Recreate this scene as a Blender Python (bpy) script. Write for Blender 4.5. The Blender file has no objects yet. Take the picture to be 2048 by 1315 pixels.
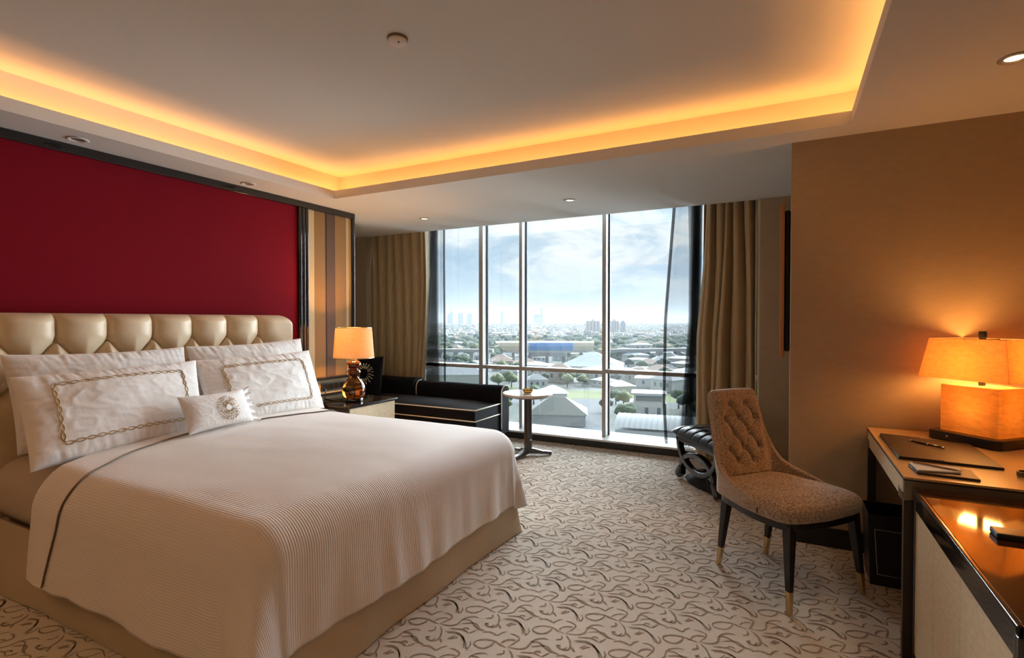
import bpy, math, random
from math import sin, cos, pi, sqrt, atan2, hypot, exp, floor as ifloor
from mathutils import Vector, Matrix, noise, Quaternion

random.seed(7)
SC = bpy.context.scene
COL = SC.collection

# ------------------------------------------------------------------ materials
MATS = {}
def new_mat(name):
    m = bpy.data.materials.new(name); m.use_nodes = True
    nt = m.node_tree; nt.nodes.clear()
    out = nt.nodes.new('ShaderNodeOutputMaterial')
    MATS[name] = m
    return m, nt, out

def setin(node, key, val):
    if key in node.inputs:
        node.inputs[key].default_value = val

def coords(nt, uv=False, scale=(1, 1, 1)):
    tc = nt.nodes.new('ShaderNodeTexCoord')
    mp = nt.nodes.new('ShaderNodeMapping')
    mp.inputs['Scale'].default_value = scale
    nt.links.new(tc.outputs['UV' if uv else 'Object'], mp.inputs['Vector'])
    return mp.outputs['Vector']

def M(name, col, rough=.5, metal=0., var=None, var_col=None, bump=None, coat=0., sheen=0., spec=.5,
      stretch=(1, 1, 1), ribs=None, trans=0., emit=None, estr=0., ior=1.45):
    m, nt, out = new_mat(name)
    b = nt.nodes.new('ShaderNodeBsdfPrincipled')
    nt.links.new(b.outputs[0], out.inputs['Surface'])
    b.inputs['Base Color'].default_value = (*col, 1)
    b.inputs['Roughness'].default_value = rough
    b.inputs['Metallic'].default_value = metal
    setin(b, 'Specular IOR Level', spec); setin(b, 'Coat Weight', coat); setin(b, 'Coat Roughness', .06)
    setin(b, 'Sheen Weight', sheen); setin(b, 'Transmission Weight', trans); setin(b, 'IOR', ior)
    if emit:
        b.inputs['Emission Color'].default_value = (*emit, 1); b.inputs['Emission Strength'].default_value = estr
    if var:
        n = nt.nodes.new('ShaderNodeTexNoise'); n.inputs['Scale'].default_value = var[0]; n.inputs['Detail'].default_value = 4
        nt.links.new(coords(nt, scale=stretch), n.inputs['Vector'])
        r = nt.nodes.new('ShaderNodeValToRGB')
        r.color_ramp.elements[0].position = .5 - var[1]; r.color_ramp.elements[1].position = .5 + var[1]
        r.color_ramp.elements[0].color = (*(var_col or [c * .8 for c in col]), 1)
        r.color_ramp.elements[1].color = (*col, 1)
        nt.links.new(n.outputs['Fac'], r.inputs['Fac']); nt.links.new(r.outputs['Color'], b.inputs['Base Color'])
    if bump or ribs:
        bp = nt.nodes.new('ShaderNodeBump')
        if ribs:
            w = nt.nodes.new('ShaderNodeTexWave'); w.wave_type = 'BANDS'; w.bands_direction = 'Y'
            w.inputs['Scale'].default_value = ribs[0]; w.inputs['Distortion'].default_value = ribs[2] if len(ribs) > 2 else 0
            nt.links.new(coords(nt, uv=True), w.inputs['Vector']); src = w.outputs['Fac']
            bp.inputs['Strength'].default_value = ribs[1]; bp.inputs['Distance'].default_value = .002
        else:
            n2 = nt.nodes.new('ShaderNodeTexNoise'); n2.inputs['Scale'].default_value = bump[0]; n2.inputs['Detail'].default_value = 5
            nt.links.new(coords(nt, scale=stretch), n2.inputs['Vector']); src = n2.outputs['Fac']
            bp.inputs['Strength'].default_value = bump[1]; bp.inputs['Distance'].default_value = bump[2] if len(bump) > 2 else .005
        nt.links.new(src, bp.inputs['Height']); nt.links.new(bp.outputs['Normal'], b.inputs['Normal'])
    return m

def M_shade(name, col, tcol, rough_scale=60, fac=.55):
    """woven lamp shade: diffuse cloth that lets lamp light through"""
    m, nt, out = new_mat(name)
    d = nt.nodes.new('ShaderNodeBsdfDiffuse'); t = nt.nodes.new('ShaderNodeBsdfTranslucent'); mx = nt.nodes.new('ShaderNodeMixShader')
    n = nt.nodes.new('ShaderNodeTexNoise'); n.inputs['Scale'].default_value = rough_scale; n.inputs['Detail'].default_value = 5
    nt.links.new(coords(nt, scale=(1, 1, 2.6)), n.inputs['Vector'])
    for sh, c in ((d, col), (t, tcol)):
        r = nt.nodes.new('ShaderNodeValToRGB'); r.color_ramp.elements[0].position = .34; r.color_ramp.elements[1].position = .62
        r.color_ramp.elements[0].color = (*[x * .8 for x in c], 1); r.color_ramp.elements[1].color = (*c, 1)
        nt.links.new(n.outputs['Fac'], r.inputs['Fac']); nt.links.new(r.outputs['Color'], sh.inputs['Color'])
    mx.inputs['Fac'].default_value = fac
    nt.links.new(d.outputs[0], mx.inputs[1]); nt.links.new(t.outputs[0], mx.inputs[2]); nt.links.new(mx.outputs[0], out.inputs['Surface'])
    return m

def M_emit(name, col, s):
    m, nt, out = new_mat(name)
    e = nt.nodes.new('ShaderNodeEmission'); e.inputs['Color'].default_value = (*col, 1); e.inputs['Strength'].default_value = s
    nt.links.new(e.outputs[0], out.inputs['Surface'])
    return m

def M_pane(name):
    """window glass: clear, faint cool tint, surface reflection by fresnel"""
    m, nt, out = new_mat(name)
    t = nt.nodes.new('ShaderNodeBsdfTransparent'); t.inputs['Color'].default_value = (.93, .965, .975, 1)
    g = nt.nodes.new('ShaderNodeBsdfGlossy'); g.inputs['Roughness'].default_value = .0; g.inputs['Color'].default_value = (.9, .95, 1, 1)
    f = nt.nodes.new('ShaderNodeFresnel'); f.inputs['IOR'].default_value = 1.55
    mx = nt.nodes.new('ShaderNodeMixShader')
    nt.links.new(f.outputs[0], mx.inputs['Fac']); nt.links.new(t.outputs[0], mx.inputs[1]); nt.links.new(g.outputs[0], mx.inputs[2])
    nt.links.new(mx.outputs[0], out.inputs['Surface'])
    return m

def M_sheer(name, col, opacity):
    m, nt, out = new_mat(name)
    t = nt.nodes.new('ShaderNodeBsdfTransparent'); d = nt.nodes.new('ShaderNodeBsdfDiffuse'); d.inputs['Color'].default_value = (*col, 1)
    mx = nt.nodes.new('ShaderNodeMixShader'); mx.inputs['Fac'].default_value = opacity
    nt.links.new(t.outputs[0], mx.inputs[1]); nt.links.new(d.outputs[0], mx.inputs[2]); nt.links.new(mx.outputs[0], out.inputs['Surface'])
    return m

M('paint_white', (.66, .64, .60), .85)
M('wallpaper', (.42, .31, .20), .8, var=(14, .3), var_col=(.38, .28, .18), bump=(160, .15, .002), stretch=(1, 1, 3))
M('wallpaper_plain', (.44, .35, .25), .8, bump=(160, .1, .002))
M('carpet', (.76, .685, .585), .95, var=(420, .3), var_col=(.62, .55, .465), bump=(500, .6, .004), sheen=.25, spec=.1)
M('carpet_groove_shade', (.33, .27, .215), 1., var=(300, .3), spec=.05)
M('red_fabric', (.20, .006, .014), .85, var=(260, .3), var_col=(.16, .0045, .011), bump=(320, .3, .002), spec=.08)
M('black_lacquer', (.012, .010, .010), .12, coat=.6)
M('black_satin', (.016, .014, .013), .35)
M('strip_cream', (.56, .43, .245), .6, spec=.12, var=(60, .3), var_col=(.51, .385, .215), stretch=(3, 3, .3))
M('strip_gold', (.29, .16, .05), .6, spec=.12, var=(60, .3), var_col=(.25, .135, .042), stretch=(3, 3, .3))
M('strip_brown', (.125, .07, .04), .6, spec=.12, var=(60, .3), stretch=(3, 3, .3))
M('strip_line', (.13, .085, .05), .5)
M('leather_cream', (.74, .60, .41), .38, var=(30, .35), var_col=(.69, .555, .37), bump=(220, .12, .002))
M('linen_white', (.83, .81, .79), .85, bump=(9, .35, .02), sheen=.1, spec=.2)
M('spread', (.78, .725, .68), .6, ribs=(29, .5), sheen=.3, spec=.3)
M('spread_fold', (.80, .74, .69), .6, ribs=(29, .35), sheen=.3, spec=.3)
M('seam_thread', (.20, .13, .085), .8)
M('gold_thread', (.56, .385, .18), .5, var=(200, .3), var_col=(.38, .25, .11))
M('wreath_gold', (.88, .78, .56), .5)
M('mattress_beige', (.50, .41, .32), .8)
M('skirt_tan', (.55, .44, .30), .8, var=(4, .3), var_col=(.50, .395, .265), bump=(300, .2, .002))
M('velvet_black', (.006, .006, .009), .8, sheen=.06, spec=.1, bump=(14, .25, .01))
M('piping_cream', (.74, .68, .56), .6)
M('gold_wood', (.62, .46, .24), .4, var=(20, .3), stretch=(4, 4, .4))
M('parchment', (.76, .64, .43), .42, var=(34, .22), var_col=(.62, .50, .32), stretch=(1, 1, 2.4), bump=(20, .1, .003))
M('parchment_gap', (.16, .12, .07), .6)
M('amber_glass', (.80, .27, .035), .02, trans=1., ior=1.45)
M('amber_dark', (.16, .035, .008), .03, trans=.75, ior=1.45)
M('amber_bowl', (.85, .52, .16), .05, trans=.7, ior=1.3)
M('brass', (.62, .45, .22), .28, metal=1.)
M('chrome', (.75, .75, .76), .15, metal=1.)
M('bronze', (.20, .155, .11), .38, metal=.8)
M('marble', (.80, .78, .75), .18, var=(9, .2), var_col=(.68, .64, .59), coat=.3)
M('marble_edge', (.50, .41, .32), .35)
M('column_brown', (.045, .03, .024), .32, coat=.2)
M('leather_black', (.012, .012, .013), .33, bump=(180, .15, .002))
M('curule_black', (.014, .012, .012), .22, coat=.3)
M('curule_edge', (.30, .27, .24), .4)
M('drape', (.47, .345, .185), .62, var=(26, .3), var_col=(.40, .285, .145), bump=(220, .15, .002), sheen=.4, stretch=(1, 1, .25))
M_sheer('sheer_black', (.012, .012, .014), .30)
M_sheer('sheer_hem', (.016, .016, .018), .86)
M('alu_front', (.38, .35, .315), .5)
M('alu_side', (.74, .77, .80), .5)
M('gasket', (.012, .016, .024), .5)
M('sill_white', (.72, .75, .76), .4)
M('plinth_dark', (.022, .020, .019), .5)
M_pane('window_glass')
M('chair_fabric', (.58, .445, .335), .9, var=(105, .13), var_col=(.17, .12, .088), stretch=(1, 1, 3.2), bump=(120, .5, .004), sheen=.4, spec=.15)
M('chair_back_fabric', (.60, .49, .39), .9, var=(110, .18), var_col=(.24, .18, .14), stretch=(1, 1, 3.0), bump=(120, .5, .004), sheen=.5, spec=.15)
M('chair_wood', (.018, .015, .014), .4)
M('desk_top', (.66, .43, .19), .3, var=(16, .3), var_col=(.60, .38, .16), coat=.15)
M('desk_metal', (.23, .19, .145), .4, metal=.6)
M('desk_dark', (.025, .019, .015), .45)
M('blotter_leather', (.028, .021, .018), .5, bump=(300, .2, .001))
M('paper', (.84, .80, .74), .8)
M('pencil_wood', (.23, .145, .08), .5)
M('top_lacquer', (.05, .016, .006), .06, spec=.35)
M_shade('lamp_stone', (.66, .44, .20), (.90, .55, .20), 26, .45)
M_shade('shade_linen', (.74, .58, .40), (.95, .64, .32), 34, .72)
M_shade('shade_cream', (.84, .74, .56), (.97, .73, .39), 60, .6)
M_emit('bulb_glow', (1., .60, .24), 8)
M_emit('downlight_glow', (1., .76, .44), 4)
M('dl_trim', (.45, .40, .35), .35, metal=.3)
M('dl_dark', (.16, .12, .10), .5)
M('plastic_white', (.68, .65, .62), .5)
M('frame_wood', (.55, .22, .07), .45, var=(20, .3), stretch=(4, 4, .3))
M('frame_black', (.012, .010, .010), .6)
M('cloth_black', (.012, .011, .011), .9)
# outside
M('ground_green', (.085, .10, .075), .95, var=(.018, .16), var_col=(.15, .165, .16))
M('lawn', (.15, .175, .075), .95, var=(.2, .3))
M('asphalt', (.085, .095, .105), .9)
M('tree_green', (.075, .115, .05), .9, var=(.5, .3), var_col=(.035, .06, .03))
M('tree_olive', (.155, .18, .075), .9, var=(.5, .3), var_col=(.08, .10, .04))
M('tree_blue', (.055, .085, .06), .9, var=(.5, .3), var_col=(.03, .05, .04))
M('bark', (.08, .06, .045), .9)
M('house_white', (.50, .51, .505), .8)
M('house_cream', (.48, .44, .37), .8)
M('house_grey', (.52, .52, .51), .8)
M('roof_grey', (.16, .175, .185), .7)
M('roof_brown', (.27, .20, .16), .8, var=(2, .3))
M('roof_white', (.34, .355, .365), .6)
M('roof_blue', (.10, .25, .55), .35)
M('roof_tile', (.16, .17, .155), .8, var=(1.5, .3), stretch=(1, 1, 6))
M('roof_pale_blue', (.15, .20, .25), .5)
M('glass_dark', (.06, .085, .10), .15)
M('tower_blue', (.20, .28, .38), .5)
M('tower_brown', (.20, .14, .12), .6)
M('apartment_pink', (.66, .55, .50), .8)
M('apartment_grey', (.30, .31, .34), .8)
M('station_cream', (.52, .47, .35), .6)
M('concrete', (.30, .30, .295), .85)
M('red_paint', (.55, .08, .04), .6)

# ------------------------------------------------------------------ geometry
class G:
    def __init__(s):
        s.v = []; s.f = []; s.mi = []; s.uv = {}
    def add(s, vs, fs, mi=0):
        b = len(s.v); s.v += [tuple(p) for p in vs]
        for f in fs:
            s.f.append(tuple(b + i for i in f)); s.mi.append(mi)
        return b
    def box(s, x0, x1, y0, y1, z0, z1, mi=0):
        vs = [(x, y, z) for z in (z0, z1) for y in (y0, y1) for x in (x0, x1)]
        s.add(vs, [(0, 2, 3, 1), (4, 5, 7, 6), (0, 1, 5, 4), (2, 6, 7, 3), (0, 4, 6, 2), (1, 3, 7, 5)], mi); return s
    def prism(s, pts, z0, z1, mi=0):
        n = len(pts)
        vs = [(p[0], p[1], z0) for p in pts] + [(p[0], p[1], z1) for p in pts]
        s.add(vs, [tuple(range(n - 1, -1, -1)), tuple(range(n, 2 * n))] + [(i, (i + 1) % n, n + (i + 1) % n, n + i) for i in range(n)], mi); return s
    def frustum(s, lo, hi, z0, z1, mi=0, cap=True):
        n = len(lo)
        vs = [(p[0], p[1], z0) for p in lo] + [(p[0], p[1], z1) for p in hi]
        fs = [(i, (i + 1) % n, n + (i + 1) % n, n + i) for i in range(n)]
        if cap: fs += [tuple(range(n - 1, -1, -1)), tuple(range(n, 2 * n))]
        s.add(vs, fs, mi); return s
    def lathe(s, prof, c=(0, 0, 0), n=40, mi=0, cap=True):
        vs = []; k = len(prof)
        for r, z in prof:
            for i in range(n):
                a = 2 * pi * i / n; vs.append((c[0] + r * cos(a), c[1] + r * sin(a), c[2] + z))
        fs = [(j * n + i, j * n + (i + 1) % n, (j + 1) * n + (i + 1) % n, (j + 1) * n + i) for j in range(k - 1) for i in range(n)]
        if cap:
            fs += [tuple(range(n - 1, -1, -1)), tuple((k - 1) * n + i for i in range(n))]
        s.add(vs, fs, mi); return s
    def tube(s, pts, r, n=8, mi=0, closed=False, flat=None):
        """round (or flattened) tube along a polyline; r is a number or a list"""
        P = [Vector(p) for p in pts]; m = len(P); rr = r if isinstance(r, (list, tuple)) else [r] * m
        vs = []; up = None
        for i in range(m):
            a = P[(i - 1) % m] if (closed or i > 0) else P[i]; b = P[(i + 1) % m] if (closed or i < m - 1) else P[i]
            t = (b - a)
            if t.length < 1e-9: t = Vector((0, 0, 1))
            t.normalize()
            if up is None:
                up = Vector((0, 0, 1)) if abs(t.z) < .9 else Vector((1, 0, 0))
            x = t.cross(up)
            if x.length < 1e-6: x = t.orthogonal()
            x.normalize(); y = x.cross(t).normalized(); up = y
            for j in range(n):
                an = 2 * pi * j / n
                vs.append(P[i] + x * (rr[i] * cos(an)) + y * (rr[i] * (flat or 1.) * sin(an)))
        fs = []
        for i in range(m if closed else m - 1):
            for j in range(n):
                fs.append((i * n + j, i * n + (j + 1) % n, ((i + 1) % m) * n + (j + 1) % n, ((i + 1) % m) * n + j))
        if not closed:
            fs += [tuple(range(n - 1, -1, -1)), tuple((m - 1) * n + j for j in range(n))]
        s.add(vs, fs, mi); return s
    def bar(s, pts, w, h, side, mi=0):
        """rectangular bar along a polyline lying in a plane whose normal is side"""
        P = [Vector(p) for p in pts]; sd = Vector(side).normalized(); m = len(P); vs = []
        for i in range(m):
            t = (P[min(i + 1, m - 1)] - P[max(i - 1, 0)]).normalized(); nrm = sd.cross(t).normalized()
            hh = h[i] if isinstance(h, (list, tuple)) else h
            for a, b in ((-1, -1), (1, -1), (1, 1), (-1, 1)):
                vs.append(P[i] + sd * (a * w / 2) + nrm * (b * hh / 2))
        fs = [(i * 4 + j, i * 4 + (j + 1) % 4, i * 4 + 4 + (j + 1) % 4, i * 4 + 4 + j) for i in range(m - 1) for j in range(4)]
        fs += [(3, 2, 1, 0), tuple((m - 1) * 4 + j for j in range(4))]
        s.add(vs, fs, mi); return s
    def grid(s, fn, nu, nv, cu=False, mi=0, uvfn=None):
        """fn(u, v) with u, v in 0..1"""
        vs = []; U = nu if cu else nu + 1
        for j in range(nv + 1):
            for i in range(U):
                vs.append(fn(i / nu, j / nv))
        fs = []
        for j in range(nv):
            for i in range(nu):
                i2 = (i + 1) % U if cu else i + 1
                fs.append((j * U + i, j * U + i2, (j + 1) * U + i2, (j + 1) * U + i))
        b = s.add(vs, fs, mi)
        if uvfn:
            for j in range(nv + 1):
                for i in range(U): s.uv[b + j * U + i] = uvfn(i / nu, j / nv)
        return s
    def ico(s, c, r, sub=2, jitter=0., sc=(1, 1, 1), seed=0, mi=0):
        import bmesh
        bm = bmesh.new(); bmesh.ops.create_icosphere(bm, subdivisions=sub, radius=1)
        vs = []
        for v in bm.verts:
            k = 1 + jitter * noise.noise(v.co * 2.3 + Vector((seed * 3.1, seed * 1.7, seed)))
            vs.append((c[0] + v.co.x * r * sc[0] * k, c[1] + v.co.y * r * sc[1] * k, c[2] + v.co.z * r * sc[2] * k))
        s.add(vs, [tuple(v.index for v in f.verts) for f in bm.faces], mi); bm.free(); return s

def put(name, g, mats, parent=None, smooth=False, bevel=0., seg=2, world=False, kind=None, label=None, auto=None):
    if isinstance(mats, str): mats = [mats]
    vs = g.v
    if world and parent is not None:
        inv = parent_world(parent).inverted(); vs = [inv @ Vector(p) for p in vs]
    me = bpy.data.meshes.new(name); me.from_pydata([tuple(p) for p in vs], [], g.f)
    for m in mats: me.materials.append(MATS[m])
    if len(mats) > 1: me.polygons.foreach_set('material_index', g.mi)
    if smooth: me.polygons.foreach_set('use_smooth', [True] * len(me.polygons))
    if g.uv:
        uvl = me.uv_layers.new(name='UVMap')
        for lp in me.loops: uvl.data[lp.index].uv = g.uv.get(lp.vertex_index, (0, 0))
    me.update()
    o = bpy.data.objects.new(name, me); COL.objects.link(o)
    if parent is not None: o.parent = parent
    if bevel:
        b = o.modifiers.new('bevel', 'BEVEL'); b.width = bevel; b.segments = seg; b.limit_method = 'ANGLE'; b.angle_limit = math.radians(40)
        me.polygons.foreach_set('use_smooth', [True] * len(me.polygons))
        try:
            w = o.modifiers.new('wn', 'WEIGHTED_NORMAL'); w.keep_sharp = True
        except Exception: pass
    if kind: o['kind'] = kind
    if label: o['label'] = label
    return o

def parent_world(p):
    m = p.matrix_basis.copy()
    while p.parent is not None:
        p = p.parent; m = p.matrix_basis @ m
    return m

def thing(name, label, cat, loc=(0, 0, 0), rz=0., group=None):
    o = bpy.data.objects.new(name, None); COL.objects.link(o); o.empty_display_size = .1
    o.location = loc; o.rotation_euler = (0, 0, rz)
    o['label'] = label; o['category'] = cat
    if group: o['group'] = group
    return o

def tag(o, label, cat, group=None):
    o['label'] = label; o['category'] = cat
    if group: o['group'] = group
    return o

def struct(name, g, mats, parent=None, **k):
    o = put(name, g, mats, parent, **k)
    if parent is None: o['kind'] = 'structure'
    return o

def clamp(x, a=0., b=1.): return max(a, min(b, x))
def smooth01(x): x = clamp(x); return x * x * (3 - 2 * x)
def lerp(a, b, t): return a + (b - a) * t
def nz(x, y, z=0.): return noise.noise(Vector((x, y, z)))
def interp(tab, x):
    for (a, fa), (b, fb) in zip(tab, tab[1:]):
        if x <= b: return lerp(fa, fb, clamp((x - a) / (b - a)))
    return tab[-1][1]

# ------------------------------------------------------------------ camera
cam_d = bpy.data.cameras.new('camera'); cam = bpy.data.objects.new('camera', cam_d); COL.objects.link(cam)
cam_d.sensor_width = 36; cam_d.lens = 36 * 1056 / 2048; cam_d.clip_start = .02; cam_d.clip_end = 20000
cam.location = (0, 0, 1.35); cam.rotation_euler = (pi / 2 - math.atan(17.5 / 1056), 0, math.radians(27.55))
SC.camera = cam

# ------------------------------------------------------------------ the room
SOF = 2.43          # soffit
TOP = 2.675         # tray ceiling
# carpet: flat leaf strips on a slanted lattice, groove shade put into their colour
g = G().box(-5.5, 1.35, -1.6, 5.42, -.1, 0)
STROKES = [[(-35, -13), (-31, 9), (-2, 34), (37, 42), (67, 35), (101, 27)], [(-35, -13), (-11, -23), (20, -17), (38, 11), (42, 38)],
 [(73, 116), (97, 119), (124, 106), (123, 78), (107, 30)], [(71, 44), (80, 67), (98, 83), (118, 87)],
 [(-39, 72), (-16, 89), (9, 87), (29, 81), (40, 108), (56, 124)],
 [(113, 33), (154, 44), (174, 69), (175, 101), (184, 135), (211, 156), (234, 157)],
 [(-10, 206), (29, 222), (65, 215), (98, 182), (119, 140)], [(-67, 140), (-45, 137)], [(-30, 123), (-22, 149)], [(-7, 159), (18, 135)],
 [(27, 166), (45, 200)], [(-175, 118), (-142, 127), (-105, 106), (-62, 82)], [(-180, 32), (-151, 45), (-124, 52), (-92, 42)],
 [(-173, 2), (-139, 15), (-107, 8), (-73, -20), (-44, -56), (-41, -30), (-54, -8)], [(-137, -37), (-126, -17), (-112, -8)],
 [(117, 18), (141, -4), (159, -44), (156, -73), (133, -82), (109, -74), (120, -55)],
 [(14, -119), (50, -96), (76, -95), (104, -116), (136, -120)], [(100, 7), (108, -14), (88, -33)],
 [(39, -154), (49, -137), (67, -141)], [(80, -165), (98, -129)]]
def smooth_poly(p, k=4):
    out = []
    n = len(p)
    for i in range(n - 1):
        p0 = p[max(i - 1, 0)]; p1 = p[i]; p2 = p[i + 1]; p3 = p[min(i + 2, n - 1)]
        for j in range(k):
            t = j / k; t2 = t * t; t3 = t2 * t
            out.append(tuple(.5 * (2 * p1[a] + (p2[a] - p0[a]) * t + (2 * p0[a] - 5 * p1[a] + 4 * p2[a] - p3[a]) * t2 + (3 * p1[a] - p0[a] - 3 * p2[a] + p3[a]) * t3) for a in range(len(p1))))
    out.append(p[-1]); return out
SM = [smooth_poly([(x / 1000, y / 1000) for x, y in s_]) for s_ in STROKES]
T1, T2 = (.175, .202), (-.170, .207)
rc = random.Random(3)
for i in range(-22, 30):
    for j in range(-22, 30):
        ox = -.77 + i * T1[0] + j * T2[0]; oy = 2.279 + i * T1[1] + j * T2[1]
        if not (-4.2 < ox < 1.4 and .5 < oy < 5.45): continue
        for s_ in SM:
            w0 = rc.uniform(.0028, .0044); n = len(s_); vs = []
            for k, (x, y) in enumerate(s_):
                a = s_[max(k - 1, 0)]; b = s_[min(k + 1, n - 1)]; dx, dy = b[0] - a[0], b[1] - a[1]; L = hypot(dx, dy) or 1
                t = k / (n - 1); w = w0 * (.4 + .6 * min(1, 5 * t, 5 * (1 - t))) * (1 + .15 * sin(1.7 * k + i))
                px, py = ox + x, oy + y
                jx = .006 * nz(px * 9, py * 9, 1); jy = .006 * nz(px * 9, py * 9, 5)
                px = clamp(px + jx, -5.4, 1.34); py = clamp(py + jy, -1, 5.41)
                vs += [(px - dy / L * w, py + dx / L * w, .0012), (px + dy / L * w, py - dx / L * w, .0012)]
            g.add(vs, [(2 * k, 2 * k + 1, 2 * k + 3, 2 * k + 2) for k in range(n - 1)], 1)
struct('floor', g, ['carpet', 'carpet_groove_shade'])

# walls
struct('wall_left', G().box(-4.06, -3.95, -1.6, 4.03, 0, SOF), 'wallpaper_plain')
struct('wall_alcove', G().box(-5.5, -4.06, 3.93, 4.03, 0, SOF), 'wallpaper_plain')
struct('wall_far_left', G().box(-5.5, -5.4, 4.03, 5.7, 0, 2.8), 'wallpaper_plain')
struct('wall_window_left', G().box(-5.4, -4.835, 5.195, 5.7, 0, 2.8), 'wallpaper')
struct('wall_window_right', G().box(-.222, .016, 5.195, 5.7, 0, 2.8), 'wallpaper')
struct('wall_far', G().box(.016, 1.4, 3.66, 5.7, 0, 2.8), 'wallpaper')
struct('wall_right', G().box(1.3, 1.4, -1.6, 3.66, 0, SOF), 'wallpaper')
struct('wall_back', G().box(-4.06, 1.4, -1.7, -1.6, 0, SOF), 'wallpaper')
struct('baseboard_far', G().box(.016, 1.3, 3.64, 3.66, 0, .11), 'black_satin')
struct('baseboard_window', G().box(-.222, .016, 5.18, 5.195, 0, .09), 'black_satin')

# ceiling: soffit ring with a lit recess around a raised tray
X0, X1, Y0, Y1 = -3.585, .305, .15, 3.455
LED = .016
g = G()
def slab(x0, x1, y0, y1, z0=SOF, z1=SOF + .03): g.box(x0, x1, y0, y1, z0, z1)
slab(-4.06, X0, -1.7, 5.215); slab(X1, 1.4, -1.7, 3.66); slab(X0, X1, Y1, 5.215); slab(X0, X1, -1.7, Y0)
slab(-5.5, -4.06, 4.0, 5.215)
lw = .015
for b in ((X0 - lw, X0, Y0 - lw, Y1 + lw), (X1, X1 + lw, Y0 - lw, Y1 + lw), (X0, X1, Y1, Y1 + lw), (X0, X1, Y0 - lw, Y0)):
    g.box(*b, SOF + .03, SOF + .072)
CX0, CX1, CY0, CY1 = X0 - .125, X1 + .14, Y0 - .14, Y1 + .185
for b in ((CX0 - .05, CX0, CY0 - .05, CY1 + .05), (CX1, CX1 + .05, CY0 - .05, CY1 + .05), (CX0, CX1, CY1, CY1 + .05), (CX0, CX1, CY0 - .05, CY0)):
    g.box(*b, SOF + .03, TOP + .05)
g.box(CX0, CX1, CY0, CY1, TOP, TOP + .05)
g.box(-5.5, .1, 5.215, 5.235, SOF, 2.8); g.box(-5.5, .1, 5.215, 5.75, 2.78, 2.83)
struct('ceiling', g, 'paint_white')

# ------------------------------------------------------------------ window
win = bpy.data.objects.new('window_1', None); COL.objects.link(win); win['kind'] = 'structure'; win.location = (-2.5, 5.6, 0)
GY = 5.60
xs = [-4.835, -3.29, -2.752, -1.749, -.222]
hw = [.03, .0265, .0185, .0205, .03]
for i, x in enumerate(xs):
    w = hw[i]
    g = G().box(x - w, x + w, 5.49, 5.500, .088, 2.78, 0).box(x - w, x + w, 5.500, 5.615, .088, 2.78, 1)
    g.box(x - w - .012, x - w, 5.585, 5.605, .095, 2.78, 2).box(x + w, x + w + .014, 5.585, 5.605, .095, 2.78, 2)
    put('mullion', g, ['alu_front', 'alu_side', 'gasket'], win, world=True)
ZR0, ZR1 = .768, .808
for i in range(4):
    a, b = xs[i] + hw[i], xs[i + 1] - hw[i + 1]
    dz = .012 if i == 3 else 0
    if i == 0: a = xs[0] + hw[0]
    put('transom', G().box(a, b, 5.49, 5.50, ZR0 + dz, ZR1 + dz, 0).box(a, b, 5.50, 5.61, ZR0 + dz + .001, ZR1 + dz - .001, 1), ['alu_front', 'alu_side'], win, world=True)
    put('pane', G().box(a, b, GY - .003, GY + .003, .095, ZR0 + dz), 'window_glass', win, world=True)
    put('pane', G().box(a, b, GY - .003, GY + .003, ZR1 + dz, 2.78), 'window_glass', win, world=True)
put('window_sill', G().box(-4.835, -.222, 5.335, 5.66, .074, .095), 'sill_white', win, world=True, bevel=.004)
struct('baseboard_window_plinth', G().box(-4.835, -.222, 5.362, 5.66, 0, .074), 'plinth_dark')
struct('wall_spandrel', G().box(-5.4, 1.4, 5.66, 5.8, -.6, .09), 'concrete')

# ------------------------------------------------------------------ headboard wall panelling
p = thing('wall_panel', 'deep red fabric wall panel above the headboard', 'wall panel', (-3.93, 2.02, 1.2))
put('panel_fabric', G().box(-3.95, -3.925, .70, 3.339, .1, 2.372), 'red_fabric', p, world=True)
s = thing('striped_panel', 'tall panel of cream, gold and brown vertical strips behind the bedside lamp', 'wall panel', (-3.93, 3.72, 1.5))
edges = [(3.452, 3.532, 'strip_cream'), (3.535, 3.656, 'strip_gold'), (3.678, 3.785, 'strip_brown'), (3.787, 3.930, 'strip_gold'), (3.933, 4.0, 'strip_cream')]
for a, b, m in edges:
    put('strip', G().box(-3.9485, -3.927, a, b, .81, 2.372), m, s, world=True)
put('backing', G().box(-3.9495, -3.932, 3.452, 4.0, .02, 2.372), 'strip_line', s, world=True)
put('lower_panel', G().box(-3.949, -3.929, 3.452, 4.0, .05, .785), 'strip_cream', s, world=True)
struct('trim_1', G().box(-3.95, -3.905, .58, 4.036, 2.372, SOF - .001), 'black_lacquer', bevel=.004)
g = G(); 
for a, b in ((3.339, 3.375), (3.379, 3.414), (3.418, 3.452)): g.box(-3.95, -3.905, a, b, 0, 2.372)
struct('trim_2', g, 'black_lacquer', bevel=.008, seg=3)
struct('trim_3', G().box(-3.95, -3.905, 4.0, 4.036, 0, 2.372), 'black_lacquer', bevel=.008, seg=3)
struct('trim_4', G().box(-3.95, -3.905, .58, .70, 0, 2.372), 'black_lacquer', bevel=.008)
struct('trim_5', G().box(-3.93, -3.88, 3.40, 4.0, .783, .808), 'black_lacquer', bevel=.006)
struct('trim_6', G().box(-3.93, -3.885, 3.40, 4.0, .632, .652), 'black_lacquer', bevel=.006)

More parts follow.
